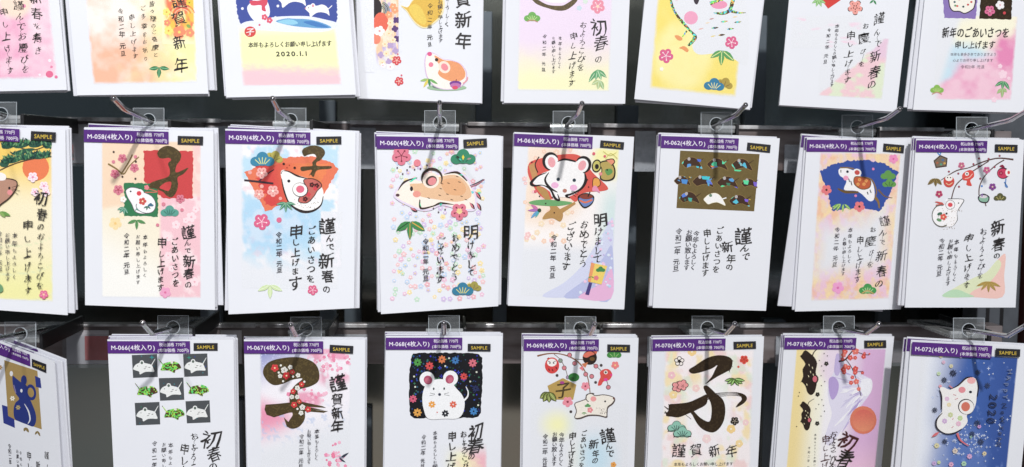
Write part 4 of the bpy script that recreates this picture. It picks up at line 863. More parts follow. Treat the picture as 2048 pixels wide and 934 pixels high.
# ============ bottom row
def b65():
    c = Card('M-065', 'card turned aside at the far left, with a blue mouse on gold', V3(0), [(-145, 105), (332, 286), (398, 1340), (-80, 1180)], .87, math.radians(-28))
    c.part('gold_square_foil', 'ink').poly([(26, 277), (230, 343), (257, 703), (50, 630)], 'A98C52')
    c.part('square_print').poly([(215, 374), (248, 388), (255, 450), (222, 442)], '2E3A8A').poly([(12, 552), (46, 562), (50, 620), (88, 640), (92, 694), (22, 664)], '2E3A8A')
    B = '27367E'
    c.part('mouse_print').blob([(78, 375), (100, 390), (128, 412), (150, 420), (172, 450), (180, 500), (195, 540), (218, 600), (222, 650), (205, 685), (165, 672), (120, 655), (90, 635), (84, 580), (95, 540), (118, 515), (95, 480), (80, 430)], B)
    c.ell(147, 402, 18, 32, B); c.ell(192, 475, 30, 50, B, -10); c.ell(190, 476, 19, 30, 'A98C52', -10); c.ell(70, 360, 10, 16, 'E4E4E8'); c.ell(132, 465, 7, 11, 'E4E4E8'); c.stroke([(150, 545), (175, 590), (185, 640), (172, 668)], 8, 'E4E4E8', press=(.3, 1, 1, .5)); c.stroke([(85, 430), (92, 455), (98, 480)], 6, '8A7CA8')
    c.burst(77, 512, 16, 'EDE8DA', 6, .3); c.burst(112, 568, 15, 'B8A46A', 6, .3); c.burst(0, 322, 16, 'B08A50', 6, .3)
    c.part('leaf_print').leaf(158, 690, 148, 715, 16, '8A7440').leaf(160, 690, 178, 722, 16, '8A7440').leaf(232, 712, 215, 735, 12, '8A7440').leaf(232, 712, 248, 745, 12, '8A7440')
    c.part('lettering').vt('謹んで', 288, 862, 300, 1000, 55, sx=.6); c.one('新', 235, 920, 50, INK, .02, .03, .4, 0, .6).one('申', 180, 865, 62, INK, .02, .03, .4, 0, .6).one('し', 182, 925, 40)
    c.vt('お願い致します', 108, 838, 116, 1020, 30, sx=.6, wt=.01, kana=.9); c.vt('今年もよろ', 128, 848, 134, 980, 28, sx=.6); reiwa(c, 60, 805, 68, 985, 34, sx=.6, wt=.01)
    # strip and sticker
    q = c.pimg; P = [q(.0, .012), q(.69, .012), q(.69, .082), q(.0, .082)]
    c.part('price_strip').poly(P, '56267F'); c.part('strip_lettering'); c.ht('M-065(4枚入り)', -130, 62, 176, 28, 'EFEAF6', .012); c.ht('税込価格 770円', 78, 170, 226, 17, 'EFEAF6', .012); c.ht('(本体価格 700円)', 74, 178, 252, 17, 'EFEAF6', .012)
    c.part('sample_sticker').poly([(198, 268), (287, 302), (287, 357), (198, 318)], '26262C'); c.part('sticker_lettering'); c.ht('SAMPLE', 208, 278, 312, 26, 'D9B92F', .012)
    return c
def mouse66(c, x, y, w, mat=None, flip=1):
    X = lambda u, v: (x+u*w*flip, y+v*w)
    P = [(-.5, .08), (-.42, -.08), (-.3, -.16), (-.12, -.2), (.1, -.16), (.3, -.1), (.38, .05), (.42, .2), (.2, .2), (0, .22), (-.2, .32), (-.24, .2), (-.4, .14)]
    P = [X(*a) for a in P]
    if mat: c.m(mat).poly(P, 'ffffff', True, 3).stroke([X(.32, -.05), X(.52, -.32)], 6, 'fff' if False else 'ffffff', w1=3); c.m('ink').ell(*X(-.08, -.16), 8, 9, 'E8E4DC', n=10)
    else:
        c.m('ink').blob(P, 'E9EBEA'); c.stroke([X(.28, -.05), X(.46, -.36)], 6, 'E9EBEA', w1=3); c.ell(*X(-.12, -.2), .1*w, .1*w, 'E9EBEA', n=10); c.ell(*X(-.12, -.19), 8, 9, '5A6A60', n=9)
        c.ell(*X(-.3, -.05), 3, None, '333333', n=6)
        for a in ((.0, 0), (.15, .02), (-.05, .08)): c.leaf(*X(a[0], a[1]), *X(a[0]+.12, a[1]-.02), 4, '6A6A68')
def b66():
    c = Card('M-066', 'white card with a chequerboard of nine grey and white squares holding little mice', V3(190), [(76, 150), (852, 150), (866, 1235), (128, 1228)], .875)
    c.part('square_print')
    for P in ([(226, 246), (382, 240), (386, 381), (234, 387)], [(541, 240), (690, 236), (695, 374), (549, 380)], [(392, 388), (543, 384), (549, 521), (400, 527)], [(244, 540), (396, 534), (401, 672), (252, 678)], [(556, 530), (704, 524), (710, 660), (565, 666)]): c.poly(P, '4C5054')
    r = random.Random(6)
    for a, b in ((310, 310), (620, 305), (470, 455), (325, 605), (632, 595)):
        for _ in range(7): c.poly([(a+(u := r.uniform(-66, 66)), b+(v := r.uniform(-60, 60))-5), (a+u+5, b+v), (a+u, b+v+5), (a+u-5, b+v)], r.choice(['2F6A78', '3A4A90', '2F7A5C', '40808A']))
    c.poly([(350, 244), (354, 256), (368, 260), (354, 264), (350, 276), (346, 264), (332, 260), (346, 256)], '2F8A8C').poly([(578, 248), (582, 258), (594, 261), (582, 265), (578, 274), (574, 265), (562, 261), (574, 258)], '2F8A7C')
    c.part('mouse_print')
    for x, y in ((305, 320), (620, 312), (470, 460), (325, 608), (632, 598)): mouse66(c, x, y, 140)
    for x, y in ((462, 312), (318, 462), (633, 455), (484, 600)): mouse66(c, x, y, 136, 'holog', -1)
    c.part('lettering').one('初', 715, 762, 128, INK, .0, .035, .9).one('春', 735, 855, 110, INK, .0, .035, .9).one('の', 728, 930, 64); c.vt('およろこびを', 612, 745, 600, 1060, 64, jit=1.1); c.vt('申し上げ', 552, 820, 540, 1030, 72, jit=1)
    c.vt('本年もよろしく', 466, 798, 462, 1010, 32); c.vt('お願い申し上げます', 424, 795, 424, 1050, 32); reiwa(c, 367, 788, 363, 1030, 34)
    head(c, 681, 195, 148, 47, 0); return c
def b67():
    c = Card('M-067', 'card with a huge dark gold brush sign filled with red and white blossoms', V3(470), [(55, 150), (800, 150), (793, 1222), (83, 1222)], .882)
    def f(U, V):
        b = mixc(A3('8E93CC'), A3('F3EFF6'), sst(.0, .36, V+U*.35)); p = sst(.28, .45, V-U*.25)*sst(.75, .5, V+U*.2); b = mixc(b, A3('EE7FA6'), p*sst(.55, .2, U)*.85)
        b = mixc(b, A3('F3A8C4'), disc(U, V, .8, .08, .35, .22)*sst(.4, .6, fb(U, V, 12, 4))); b = mixc(b, A3('E8709E'), disc(U, V, .5, .37, .22, .08)*.7)
        return mixc(b, A3('AFC4EA'), sst(.58, .7, fb(U, V, 30, 7))*sst(.35, .5, V)*.7), np.maximum(sst(.80, .55, V+U*.2), 0)
    c.part('background_print').wash([(150, 205), (712, 205), (705, 1080), (160, 1080)], f, 80, 110, .02, .01)
    c.hold = True; r = random.Random(2)
    for _ in range(60): c.ell(r.uniform(160, 330), r.uniform(220, 330), r.uniform(2, 6), None, 'C4C8EA', n=7)
    for _ in range(46): c.flower(r.gauss(600, 70), r.gauss(285, 38), r.uniform(6, 14), r.choice(['F3A4C0', 'F6C0D4', 'EE8CAE']), None, r.random()*6)
    for _ in range(24): c.flower(r.gauss(470, 50), r.gauss(500, 20), r.uniform(6, 14), r.choice(['F3A4C0', 'F6C0D4', 'EE8CAE']), None, r.random()*6)
    for _ in range(30): c.flower(r.gauss(620, 40), r.gauss(870, 50), r.uniform(6, 14), r.choice(['F090B4', 'F6B4CC', 'EE7CA0']), None, r.random()*6)
    c.hold = False; c.h()
    c.part('bird_print').leaf(640, 885, 700, 845, 16, '30384A').leaf(640, 880, 680, 905, 12, '30384A').leaf(635, 870, 670, 880, 10, '8A90A0')
    c.part('brush_sign_foil', 'gold').blob([(172, 350), (195, 300), (260, 270), (380, 258), (470, 282), (512, 330), (515, 400), (470, 435), (400, 455), (385, 470), (400, 520), (430, 545), (430, 590), (428, 640), (395, 685), (350, 698), (320, 680), (335, 645), (355, 610), (340, 575), (335, 500), (345, 465), (370, 430), (415, 390), (350, 398), (300, 420), (240, 430), (195, 400)], 'ffffff', n=5)
    c.poly([(188, 550), (260, 545), (400, 530), (540, 560), (560, 570), (440, 562), (550, 585), (440, 578), (572, 590), (545, 600), (420, 590), (330, 600), (240, 628), (195, 612), (182, 580)], 'ffffff').poly([(300, 628), (335, 662), (320, 690)], 'ffffff')
    c.part('blossom_print', 'ink')
    for x, y, q, k in ((245, 325, 28, 'D8383A'), (303, 338, 25, 'E4E2DC'), (340, 320, 17, 'E4E2DC'), (352, 350, 19, 'D8383A'), (317, 372, 28, 'C82A2E'), (278, 374, 16, 'ECEAE2'), (388, 369, 17, 'ECEAE2'), (410, 425, 20, 'D8383A'), (384, 447, 19, 'ECEAE2'), (357, 468, 20, 'D8383A'), (350, 502, 17, 'ECEAE2'), (383, 502, 17, 'ECEAE2'), (396, 530, 18, 'C84838'), (364, 550, 23, 'D8383A'), (415, 565, 21, 'ECEAE2'), (450, 578, 22, 'D8383A'), (407, 600, 18, 'ECEAE2')): c.flower(x, y, q*.86, k, 'F0D8A0' if k[0] == 'D' or k[0] == 'C' else '9A9488', q, dots='B02028' if k[0] != 'E' else '9A9488')
    for x, y in ((283, 308), (270, 352), (358, 377), (427, 408), (385, 575), (297, 405)): c.ell(x, y, 7, None, 'ECEAE2', n=8)
    c.part('lettering')
    for ch, x, y, z in (('謹', 633, 415, 122), ('賀', 630, 518, 90), ('新', 632, 600, 92), ('年', 630, 682, 92)): c.one(ch, x, y, z, INK, .008, .04, .7)
    c.vt('本年もよろしく', 504, 712, 500, 880, 30, jit=.9); c.vt('お願い申し上げます', 456, 712, 455, 905, 28, jit=.9); reiwa(c, 411, 742, 405, 925, 32)
    head(c, 655, 208, 145, 47, 3); return c
def b68():
    c = Card('M-068', 'card with a round white mouse on a black starry square with coloured snow crystals', V3(750), [(67, 128), (784, 128), (766, 1180), (53, 1180)], .90)
    c.part('background_print').wash([(400, 790), (690, 780), (690, 1050), (400, 1050)], lambda U, V: (mixc(A3('F6F2B8'), A3('F3B0BC'), sst(.3, .9, U+(fb(U, V, 5, 5)-.5)*.6)), sst(0, .4, V)*sst(0, .5, U)*.9), 30, 30, .05, .02)
    c.part('night_square_print', 'brown').m('ink').rough([(222, 260), (235, 238), (270, 232), (600, 232), (640, 240), (658, 262), (660, 400), (650, 600), (635, 625), (600, 632), (240, 634), (215, 615), (208, 500), (212, 350)], '0C0E16', 3, 12)
    c.part('star_print'); r = random.Random(8); c.hold = True
    for _ in range(280):
        x, y = r.uniform(225, 645), r.uniform(245, 620); q = r.uniform(2, 6); k = r.choice(['1E6A58', '22607A', '202E70', '3838D8', '1E5A3A', '2850A0', '3460C8', '103038', '3A7A5A', '16204A'])
        c.add([(x, y-q*1.5), (x+q*.5, y-q*.5), (x+q*1.5, y), (x+q*.5, y+q*.5), (x, y+q*1.5), (x-q*.5, y+q*.5), (x-q*1.5, y), (x-q*.5, y-q*.5)], [tuple(range(8))], [lin(k)])
    c.hold = False; c.h()
    for x, y in ((455, 265), (432, 313), (624, 350), (585, 408), (247, 441), (240, 377), (634, 553)): c.ell(x, y, 6, None, 'D8DCCC', n=8)
    for x, y, k in ((512, 352, '4858F0'), (398, 324, '4858F0'), (408, 375, '4040D0'), (548, 398, '3840C0')): c.burst(x, y, 12, k, 4, .2)
    for x, y, q, k in ((262, 290, 26, '4A9A40'), (335, 312, 27, 'D8484A'), (411, 272, 26, 'DD7A44'), (494, 278, 25, '3A78B8'), (600, 294, 27, 'D86A7A'), (546, 377, 24, 'D84848'), (234, 514, 25, 'D85A78'), (261, 598, 27, 'E0A040'), (606, 590, 26, '3A80C0'), (618, 450, 22, '26305C')): c.burst(x, y, q, k, 8, .24)
    W = 'F0F1F3'
    c.part('mouse_print').blob([(330, 410), (400, 392), (465, 410), (500, 450), (535, 490), (551, 540), (540, 600), (505, 634), (430, 636), (330, 636), (300, 580), (291, 515), (300, 455)], W)
    c.ell(320, 393, 46, 47, W); c.ell(464, 387, 46, 47, W); c.ell(326, 398, 26, 28, 'B04A68', -30); c.ell(459, 393, 25, 28, 'B04A68', 30); c.ell(322, 402, 16, 18, 'CB6880', -30); c.ell(463, 398, 15, 18, 'CB6880', 30)
    c.stroke([(545, 525), (568, 500), (572, 470), (558, 438)], 12, W, w1=4); c.ell(361, 452, 5, 8, '2A3038'); c.ell(425, 451, 5, 8, '2A3038'); c.ell(397, 487, 9, None, '2A3048')
    for a in ((338, 478, 368, 484), (335, 494, 368, 488), (425, 483, 455, 476), (425, 488, 458, 494)): c.stroke([a[:2], a[2:]], 2.5, '55585C')
    c.burst(350, 548, 23, 'EAA03C', 7, .28); c.burst(480, 548, 23, 'E0644A', 7, .28); c.burst(432, 603, 23, '20242C', 7, .28); c.ell(382, 596, 4, None, 'D84A3A')
    c.part('lettering').one('初', 620, 715, 122, INK, .02, .04, .9).one('春', 615, 802, 100, INK, .01, .04, .7).one('の', 592, 866, 48); c.vt('およろこび', 545, 730, 555, 925, 56, wt=.01, jit=.9); c.vt('申し上げます', 475, 742, 462, 1040, 68, wt=.01, jit=.6)
    c.vt('本年もよろしくお願い申し', 370, 722, 368, 1010, 30, jit=.7); reiwa(c, 300, 748, 292, 925, 32)
    head(c, 640, 198, 140, 45, .5); return c
def b69():
    c = Card('M-069', 'card with a red daruma doll and a leaping white mouse', V3(1020), [(84, 138), (790, 140), (754, 1180), (76, 1180)], .905)
    c.part('background_print').wash([(130, 540), (730, 540), (720, 1100), (130, 1100)], lambda U, V: (mixc(A3('F6F4B4'), A3('BFE0F0'), sst(.3, .6, U)), np.maximum((1-sst(.0, 1, np.hypot((U-.27)/.26, (V-.24)/.24)))*.95, (1-sst(.1, 1, np.hypot((U-.66)/.33, (V-.6)/.4)))*.85)), 40, 40, .08, .02)
    c.part('twig_print').stroke([(168, 252), (230, 238), (300, 238), (370, 258), (430, 300), (470, 365), (485, 420), (492, 478)], 8, '8A5A3C', press=(1.4, 1, .8, 1, 1, .8, .7, .7)); c.stroke([(270, 240), (310, 275), (340, 330), (355, 385)], 4, '6A5040'); c.stroke([(400, 270), (470, 280), (530, 315), (580, 370), (605, 440)], 4, '6A5040')
    bolls(c, [(366, 246), (333, 325), (465, 364), (502, 377), (528, 314), (604, 444), (397, 297)], 15, 'D8808A'); bolls(c, [(310, 280)], 14, '8A9A8A'); bolls(c, [(355, 383)], 12, 'A890B0')
    for x, y in ((305, 219), (289, 371), (526, 414), (374, 594), (560, 309)): c.ell(x, y, 9, None, '4A4040')
    c.part('daruma_doll_print').ell(258, 310, 44, 50, 'D83C3A').ell(257, 292, 30, 24, 'F0EAE6').ell(245, 295, 5, 4, '222222').ell(268, 295, 5, 4, '222222').stroke([(232, 282), (250, 290)], 3, '2A2020').stroke([(282, 282), (264, 290)], 3, '2A2020').stroke([(228, 268), (240, 262)], 5, 'A02020')
    for x, y in ((240, 335), (262, 338), (285, 325)): c.leaf(x-4, y-8, x+4, y+10, 8, '6A1A20')
    c.part('handball_print').ell(490, 262, 44, 44, '2A1A14').blob([(448, 250), (470, 228), (500, 225), (520, 240), (495, 250), (470, 262)], 'E0705A').ell(505, 270, 16, 12, '6A4A20').poly([(510, 222), (540, 214), (530, 242)], 'D86A50').poly([(440, 300), (480, 290), (462, 325)], 'D07A50').poly([(425, 325), (450, 310), (450, 345)], 'E87A80')
    c.part('plaque_print').poly([(230, 435), (325, 387), (408, 428), (388, 520), (255, 520)], 'B9984C').m('gold').one('子', 325, 460, 105, 'ffffff', .05, .03, .4); c.m('ink').ell(320, 415, 14, 9, 'A83A8A')
    c.part('fish_print').blob([(553, 350), (580, 332), (610, 336), (628, 365), (610, 398), (575, 408), (560, 430), (540, 432), (545, 405), (556, 380)], 'DD4A44').ell(588, 352, 12, None, 'E8E0D8').ell(588, 352, 6, None, '3A2A20').ell(588, 397, 12, 9, 'E83AA0').ell(622, 368, 7, None, 'E83A90')
    c.part('flower_print').flower(463, 437, 27, 'EE8FA0', '8A3040', .3).flower(354, 533, 33, 'EE8FA0', '8A3040', .3).flower(646, 308, 25, 'EE8080', 'F6D080', .3)
    c.part('leaf_print').pine(640, 240, 88, '3E8A3C', 'A8D080', nl=3); c.ell(392, 382, 34, 26, '2F7A34'); c.ell(380, 390, 14, 10, '2A5A2A')
    for a in ((235, 475, 185, 510), (235, 475, 205, 530), (240, 475, 240, 535), (242, 475, 282, 528)): c.leaf(*a, 24, '8A9A4A', 'C8C880', '4A4A20')
    c.part('mouse_print')
    P = [(398, 545), (430, 530), (465, 515), (470, 490), (500, 482), (525, 495), (580, 490), (640, 508), (630, 540), (600, 565), (595, 600), (590, 625), (540, 615), (480, 615), (430, 632), (398, 630), (408, 590)]
    c.blob([(x+4, y+6) for x, y in P], '5A4A44'); c.blob(P, 'EFE8DC', '4A3C38', 5); c.ell(512, 515, 18, 16, 'EE9C9C'); c.ring(500, 508, 34, 28, 5, '4A3C38', 0, 120, 300); c.ell(584, 530, 6, None, '332E30'); c.ell(638, 512, 7, None, '6A4038')
    c.pine(477, 556, 36, '5A9A5C', nl=0); c.flower(492, 583, 18, 'E88A90', 'F6D8C0'); c.bamboo(455, 597, 18, '5A9A4C', None, (150, 90, 30))
    c.hold = True; r = random.Random(2)
    for _ in range(30): c.ell(r.uniform(530, 600), r.uniform(570, 605), 2, None, '6A5448', n=5)
    c.hold = False; c.h()
    c.part('lettering').one('謹', 600, 742, 112, INK, .02, .03, .5).vt('んで', 607, 805, 615, 848, 60, wt=.02); c.one('新', 514, 792, 68, INK, .02, .03, .4).vt('年の', 527, 850, 522, 892, 52, wt=.015)
    c.vt('ごあいさつを', 455, 725, 440, 920, 48, wt=.02, jit=.4); c.vt('申し上げます', 385, 742, 372, 935, 52, wt=.022, jit=.4); c.vt('今年もよろしく', 318, 735, 312, 912, 36, wt=.01, jit=.3, kana=.9); c.vt('お願い致します', 275, 732, 270, 912, 36, wt=.01, jit=.3, kana=.9); reiwa(c, 217, 745, 213, 920, 34, wt=.01, jit=.3)
    c.flower(635, 918, 18, 'E8A040', 'C06A30'); head(c, 667, 204, 140, 47, 1); return c
def b70():
    c = Card('M-070', 'pale floral card with a very large dark brown brush sign and small outlined plants', V3(1270), [(108, 139), (793, 131), (744, 1180), (63, 1180)], .915)
    def f(U, V):
        b = mixc(A3('F8EFF0'), A3('F4CFCC'), sst(.5, .68, fb(U, V, 9, 6))*.8); b = mixc(b, A3('F8E2AC'), sst(.55, .72, fb(U, V, 7, 16))*.9); b = mixc(b, A3('DCEBD4'), sst(.56, .72, fb(U, V, 10, 26))*.7)
        return mixc(b, A3('F6F4F8'), disc(U, V, .5, .45, .35, .3)*.8)
    c.part('background_print').wash([(180, 212), (735, 208), (705, 1100), (150, 1100)], f, 70, 100, .03, .012)
    for x, y, q, k in ((350, 225, 28, 'F6D28A'), (235, 490, 26, 'F6D89A'), (590, 700, 28, 'F6D28A'), (375, 450, 24, 'F6D2CC'), (640, 790, 24, 'F6D89A'), (225, 370, 24, 'F3C0C8'), (440, 760, 28, 'F6D8D8'), (680, 660, 20, 'F6D0D0')): c.flower(x, y, q, k, 'F8EEDC', q, depth=.15)
    c.part('brush_sign_foil', 'brown')
    c.blob([(332, 335), (370, 310), (440, 265), (510, 247), (570, 255), (598, 280), (590, 330), (560, 350), (500, 382), (432, 424), (470, 380), (495, 330), (505, 308), (470, 330), (410, 350), (365, 360), (340, 355)], 'ffffff', n=4); c.poly([(585, 262), (605, 285), (590, 285), (600, 322), (585, 300), (582, 355), (572, 330)], 'ffffff')
    c.blob([(420, 445), (438, 432), (462, 448), (495, 480), (540, 520), (555, 580), (545, 650), (515, 700), (475, 722), (420, 705), (380, 665), (345, 595), (362, 592), (400, 630), (455, 655), (470, 600), (466, 545), (445, 500)], 'ffffff', n=4)
    c.blob([(205, 585), (210, 550), (250, 545), (330, 535), (400, 505), (440, 490), (440, 545), (385, 580), (330, 605), (270, 628), (225, 625), (190, 618)], 'ffffff', n=4)
    for k, (a, w) in enumerate(((0, 9), (7, 5), (14, 7), (21, 4), (28, 6))): c.stroke([(430, 495+a), (500, 482+a*.8), (580, 475+a*.7), (640, 480+a*.6), (675, 505+a*.2)], w, 'ffffff', press=(1.2, .5, .3, .6, 1.4))
    c.blob([(640, 478), (675, 490), (688, 515), (665, 545), (620, 568), (632, 545), (655, 520), (650, 500)], 'ffffff', n=4)
    for a in ((205, 580, 180, 560), (215, 560, 205, 548), (200, 600, 178, 602), (195, 612, 185, 590)): c.stroke([a[:2], a[2:]], 9, 'ffffff', w1=4)
    c.stroke([(345, 597), (400, 650), (455, 690)], 22, 'ffffff', press=(.5, 1, 1.2)); c.stroke([(310, 612), (345, 640)], 3, 'ffffff')
    c.m('ink')
    O = '241C18'
    c.part('flower_print')
    for k in range(5): a = k*1.257-.3; c.ell(272+18*math.cos(a), 284+18*math.sin(a), 14, 13, O); c.ell(272+18*math.cos(a), 284+18*math.sin(a), 10, 9, 'F6EEE8')
    c.burst(272, 284, 14, O, 5, .2); c.ell(272, 284, 5, None, O)
    c.flower(670, 274, 28, 'DD4A38', None, .3, dots='8A1A10').ell(635, 318, 7, None, 'DD5A48'); c.flower(612, 651, 27, O, None, .3, dots='C8B8A8')
    for x, y in ((260, 440), (292, 430)):
        for k in range(5): a = k*1.257; c.ell(x+20*math.cos(a), y+20*math.sin(a), 17, 15, O)
        for k in range(5): a = k*1.257; c.ell(x+20*math.cos(a), y+20*math.sin(a), 13, 12, 'EE9A9A')
        c.ell(x, y, 20, None, 'EE9A9A'); c.burst(x, y+6, 12, '4A2020', 6, .12)
    c.part('leaf_print')
    for k in (165, 138, 112, 68, 42, 15): a = math.radians(k); c.leaf(612, 392, 612+62*math.cos(a), 392+44*math.sin(a), 15, '7AB44C', 'D8EAB0', O)
    c.part('pine_print')
    for x, y in ((255, 688), (290, 722)): c.pine(x, y, 112, O, nl=0); c.pine(x, y, 104, '8CC4B0', '24383A', nl=5); c.stroke([(x-55, y+26), (x, y+20), (x+55, y+24)], 4, O)
    c.part('lettering')
    for ch, x, y in (('謹', 268, 832), ('賀', 375, 828), ('新', 487, 832), ('年', 593, 832)): c.one(ch, x, y, 92, INK, .0, .04, .7)
    c.ht('本年もよろしくお願い申し上げます', 238, 602, 914, 24, '4A4648', 0, 0, .1); head(c, 673, 185, 138, 47, -1.5); return c
def rat71(c, x, y, w):
    X = lambda u, v: (x+u*w, y+v*w)
    c.stroke([X(.1, -.5), X(.22, -.75), X(.5, -.92)], .05*w, '2A1E16', w1=2)
    P = [(-.12, -.78), (.1, -.62), (.22, -.5), (.3, -.3), (.25, .0), (.3, .3), (.22, .7), (.08, .82), (-.05, .72), (-.12, .5), (-.25, .35), (-.3, .4), (-.2, .15), (-.22, -.1), (-.12, -.3), (-.3, -.55), (-.25, -.62)]
    c.poly([X(*a) for a in P], '2A1E16', True, 3); c.ell(*X(.22, .25), .13*w, .16*w, '2A1E16'); c.ell(*X(.22, .25), .08*w, .11*w, 'D86A7A')
    for a in ((.0, -.3), (.12, -.2), (.05, -.05), (.15, .05), (-.02, .1), (-.08, .4)): c.leaf(*X(*a), *X(a[0]+.03, a[1]+.1), 5, 'E8DCB0')
def b71():
    c = Card('M-071', 'card printed sideways with a snowy volcano, orange sun and two black rats', V3(1530), [(120, 128), (794, 131), (692, 1170), (43, 1170)], .93)
    def f(U, V):
        b = mixc(A3('F2DC98'), A3('F6F3E0'), sst(.05, .32, U)); b = mixc(b, A3('F4F1F6'), sst(.3, .4, U))
        b = mixc(b, A3('DCB2DA'), sst(.56, .80, U+.05*(V>.4)*V)); b = mixc(b, A3('E6CBE6'), disc(U, V, .5, .1, .3, .2)*.6); return mixc(b, A3('F3C8DC'), sst(.6, .9, V)*sst(.45, .7, U)*.7)
    c.part('background_print').wash([(192, 206), (745, 206), (668, 1080), (118, 1080)], f, 80, 110, .012, .004)
    c.part('mountain_print').blob([(655, 400), (652, 470), (600, 545), (540, 625), (470, 710), (400, 800), (365, 770), (385, 690), (410, 610), (395, 540), (385, 470), (400, 400), (430, 330), (440, 270), (470, 250), (520, 300), (590, 360), (635, 385)], 'E2DEF1')
    r = random.Random(5)
    for k in range(46):
        t = r.random(); ex = 395+50*r.random(); ey = 260+t*530; s0 = r.uniform(.08, .6); s1 = s0+r.uniform(.15, .4); px, py = 652, 432
        q = lambda s: (px+(ex-px)*s+6*math.sin(9*s+k), py+(ey-py)*s+5*math.sin(7*s+k))
        c.stroke([q(s0), q((s0+s1)/2), q(min(s1, 1))], r.uniform(5, 15), r.choice(['C3B5E0', 'F4F3F9', 'F4F3F9', 'B29FD6', 'CFC9E6', 'D6D2EA']), press=(.2, 1, .2))
    c.blob([(392, 395), (425, 380), (452, 420), (445, 480), (415, 520), (395, 480)], 'B7A0D8').blob([(435, 250), (455, 240), (470, 300), (450, 370), (425, 350)], 'C4B4E0').blob([(600, 395), (655, 400), (652, 470), (610, 500), (585, 450)], 'F1F1F8')
    c.part('sun_print').ell(603, 645, 82, 86, 'DE7A5C').wash([(530, 565), (680, 565), (680, 730), (530, 730)], lambda U, V: (mixc(A3('D86058'), A3('E8946C'), V), disc(U, V, .5, .5, .56, .51)), 60, 60, .0001, .0, cut=True)
    c.part('rat_print'); rat71(c, 268, 350, 172); rat71(c, 245, 620, 108) if False else rat71(c, 247, 617, 112)
    c.part('branch_print').stroke([(452, 285), (490, 275), (520, 240), (548, 205)], 11, '3A2420', w1=6); c.stroke([(495, 270), (530, 320), (555, 380), (575, 440), (588, 495)], 4, '3A2420'); c.stroke([(540, 215), (600, 240), (640, 245)], 4, '3A2420'); c.stroke([(545, 350), (605, 345)], 3, '3A2420')
    r = random.Random(7)
    c.part('blossom_print')
    for x, y, q in ((555, 222, 22), (490, 225, 18), (482, 245, 16), (605, 255, 15), (523, 262, 17), (553, 262, 13), (482, 335, 18), (512, 322, 15), (493, 312, 14), (555, 330, 18), (553, 352, 15), (598, 355, 10), (485, 352, 13), (536, 382, 12), (528, 415, 14), (560, 408, 18), (575, 453, 13), (610, 235, 9), (640, 238, 6), (475, 270, 12)): c.flower(x, y, q, r.choice(['E0584E', 'E87264', 'D8463E']), 'F6B0A0', x)
    c.part('flower_print')
    for x, y in ((376, 298), (322, 487), (320, 665)): c.flower(x, y, 14, '2A2620', '8A8A80', .3)
    for x, y in ((252, 226), (333, 278), (347, 312), (360, 342), (343, 372), (366, 408), (345, 433), (210, 475), (204, 497), (348, 520), (329, 548), (358, 555), (312, 575), (364, 590), (343, 620), (193, 684), (382, 250), (362, 236)): c.ell(x, y, 3.5, None, '3A3630', n=7)
    D = '4A1E1C'
    c.part('lettering').one('初', 505, 775, 115, D, .03, .045, 1, 15).one('春', 490, 880, 125, '2A2420', .01, .05, 1, 10); c.vt('およろこびを', 418, 735, 415, 930, 62, '3A2428', jit=1.3); c.vt('申し上げ', 372, 765, 365, 925, 58, D, jit=1.2)
    c.vt('本年もよろしくお願い申し', 308, 735, 302, 960, 17, '5A5458', sty=0, jit=.1); c.vt('令和二年 元旦', 270, 815, 262, 960, 17, '5A5458', sty=0, jit=.1)
    head(c, 675, 178, 135, 47, -1); return c
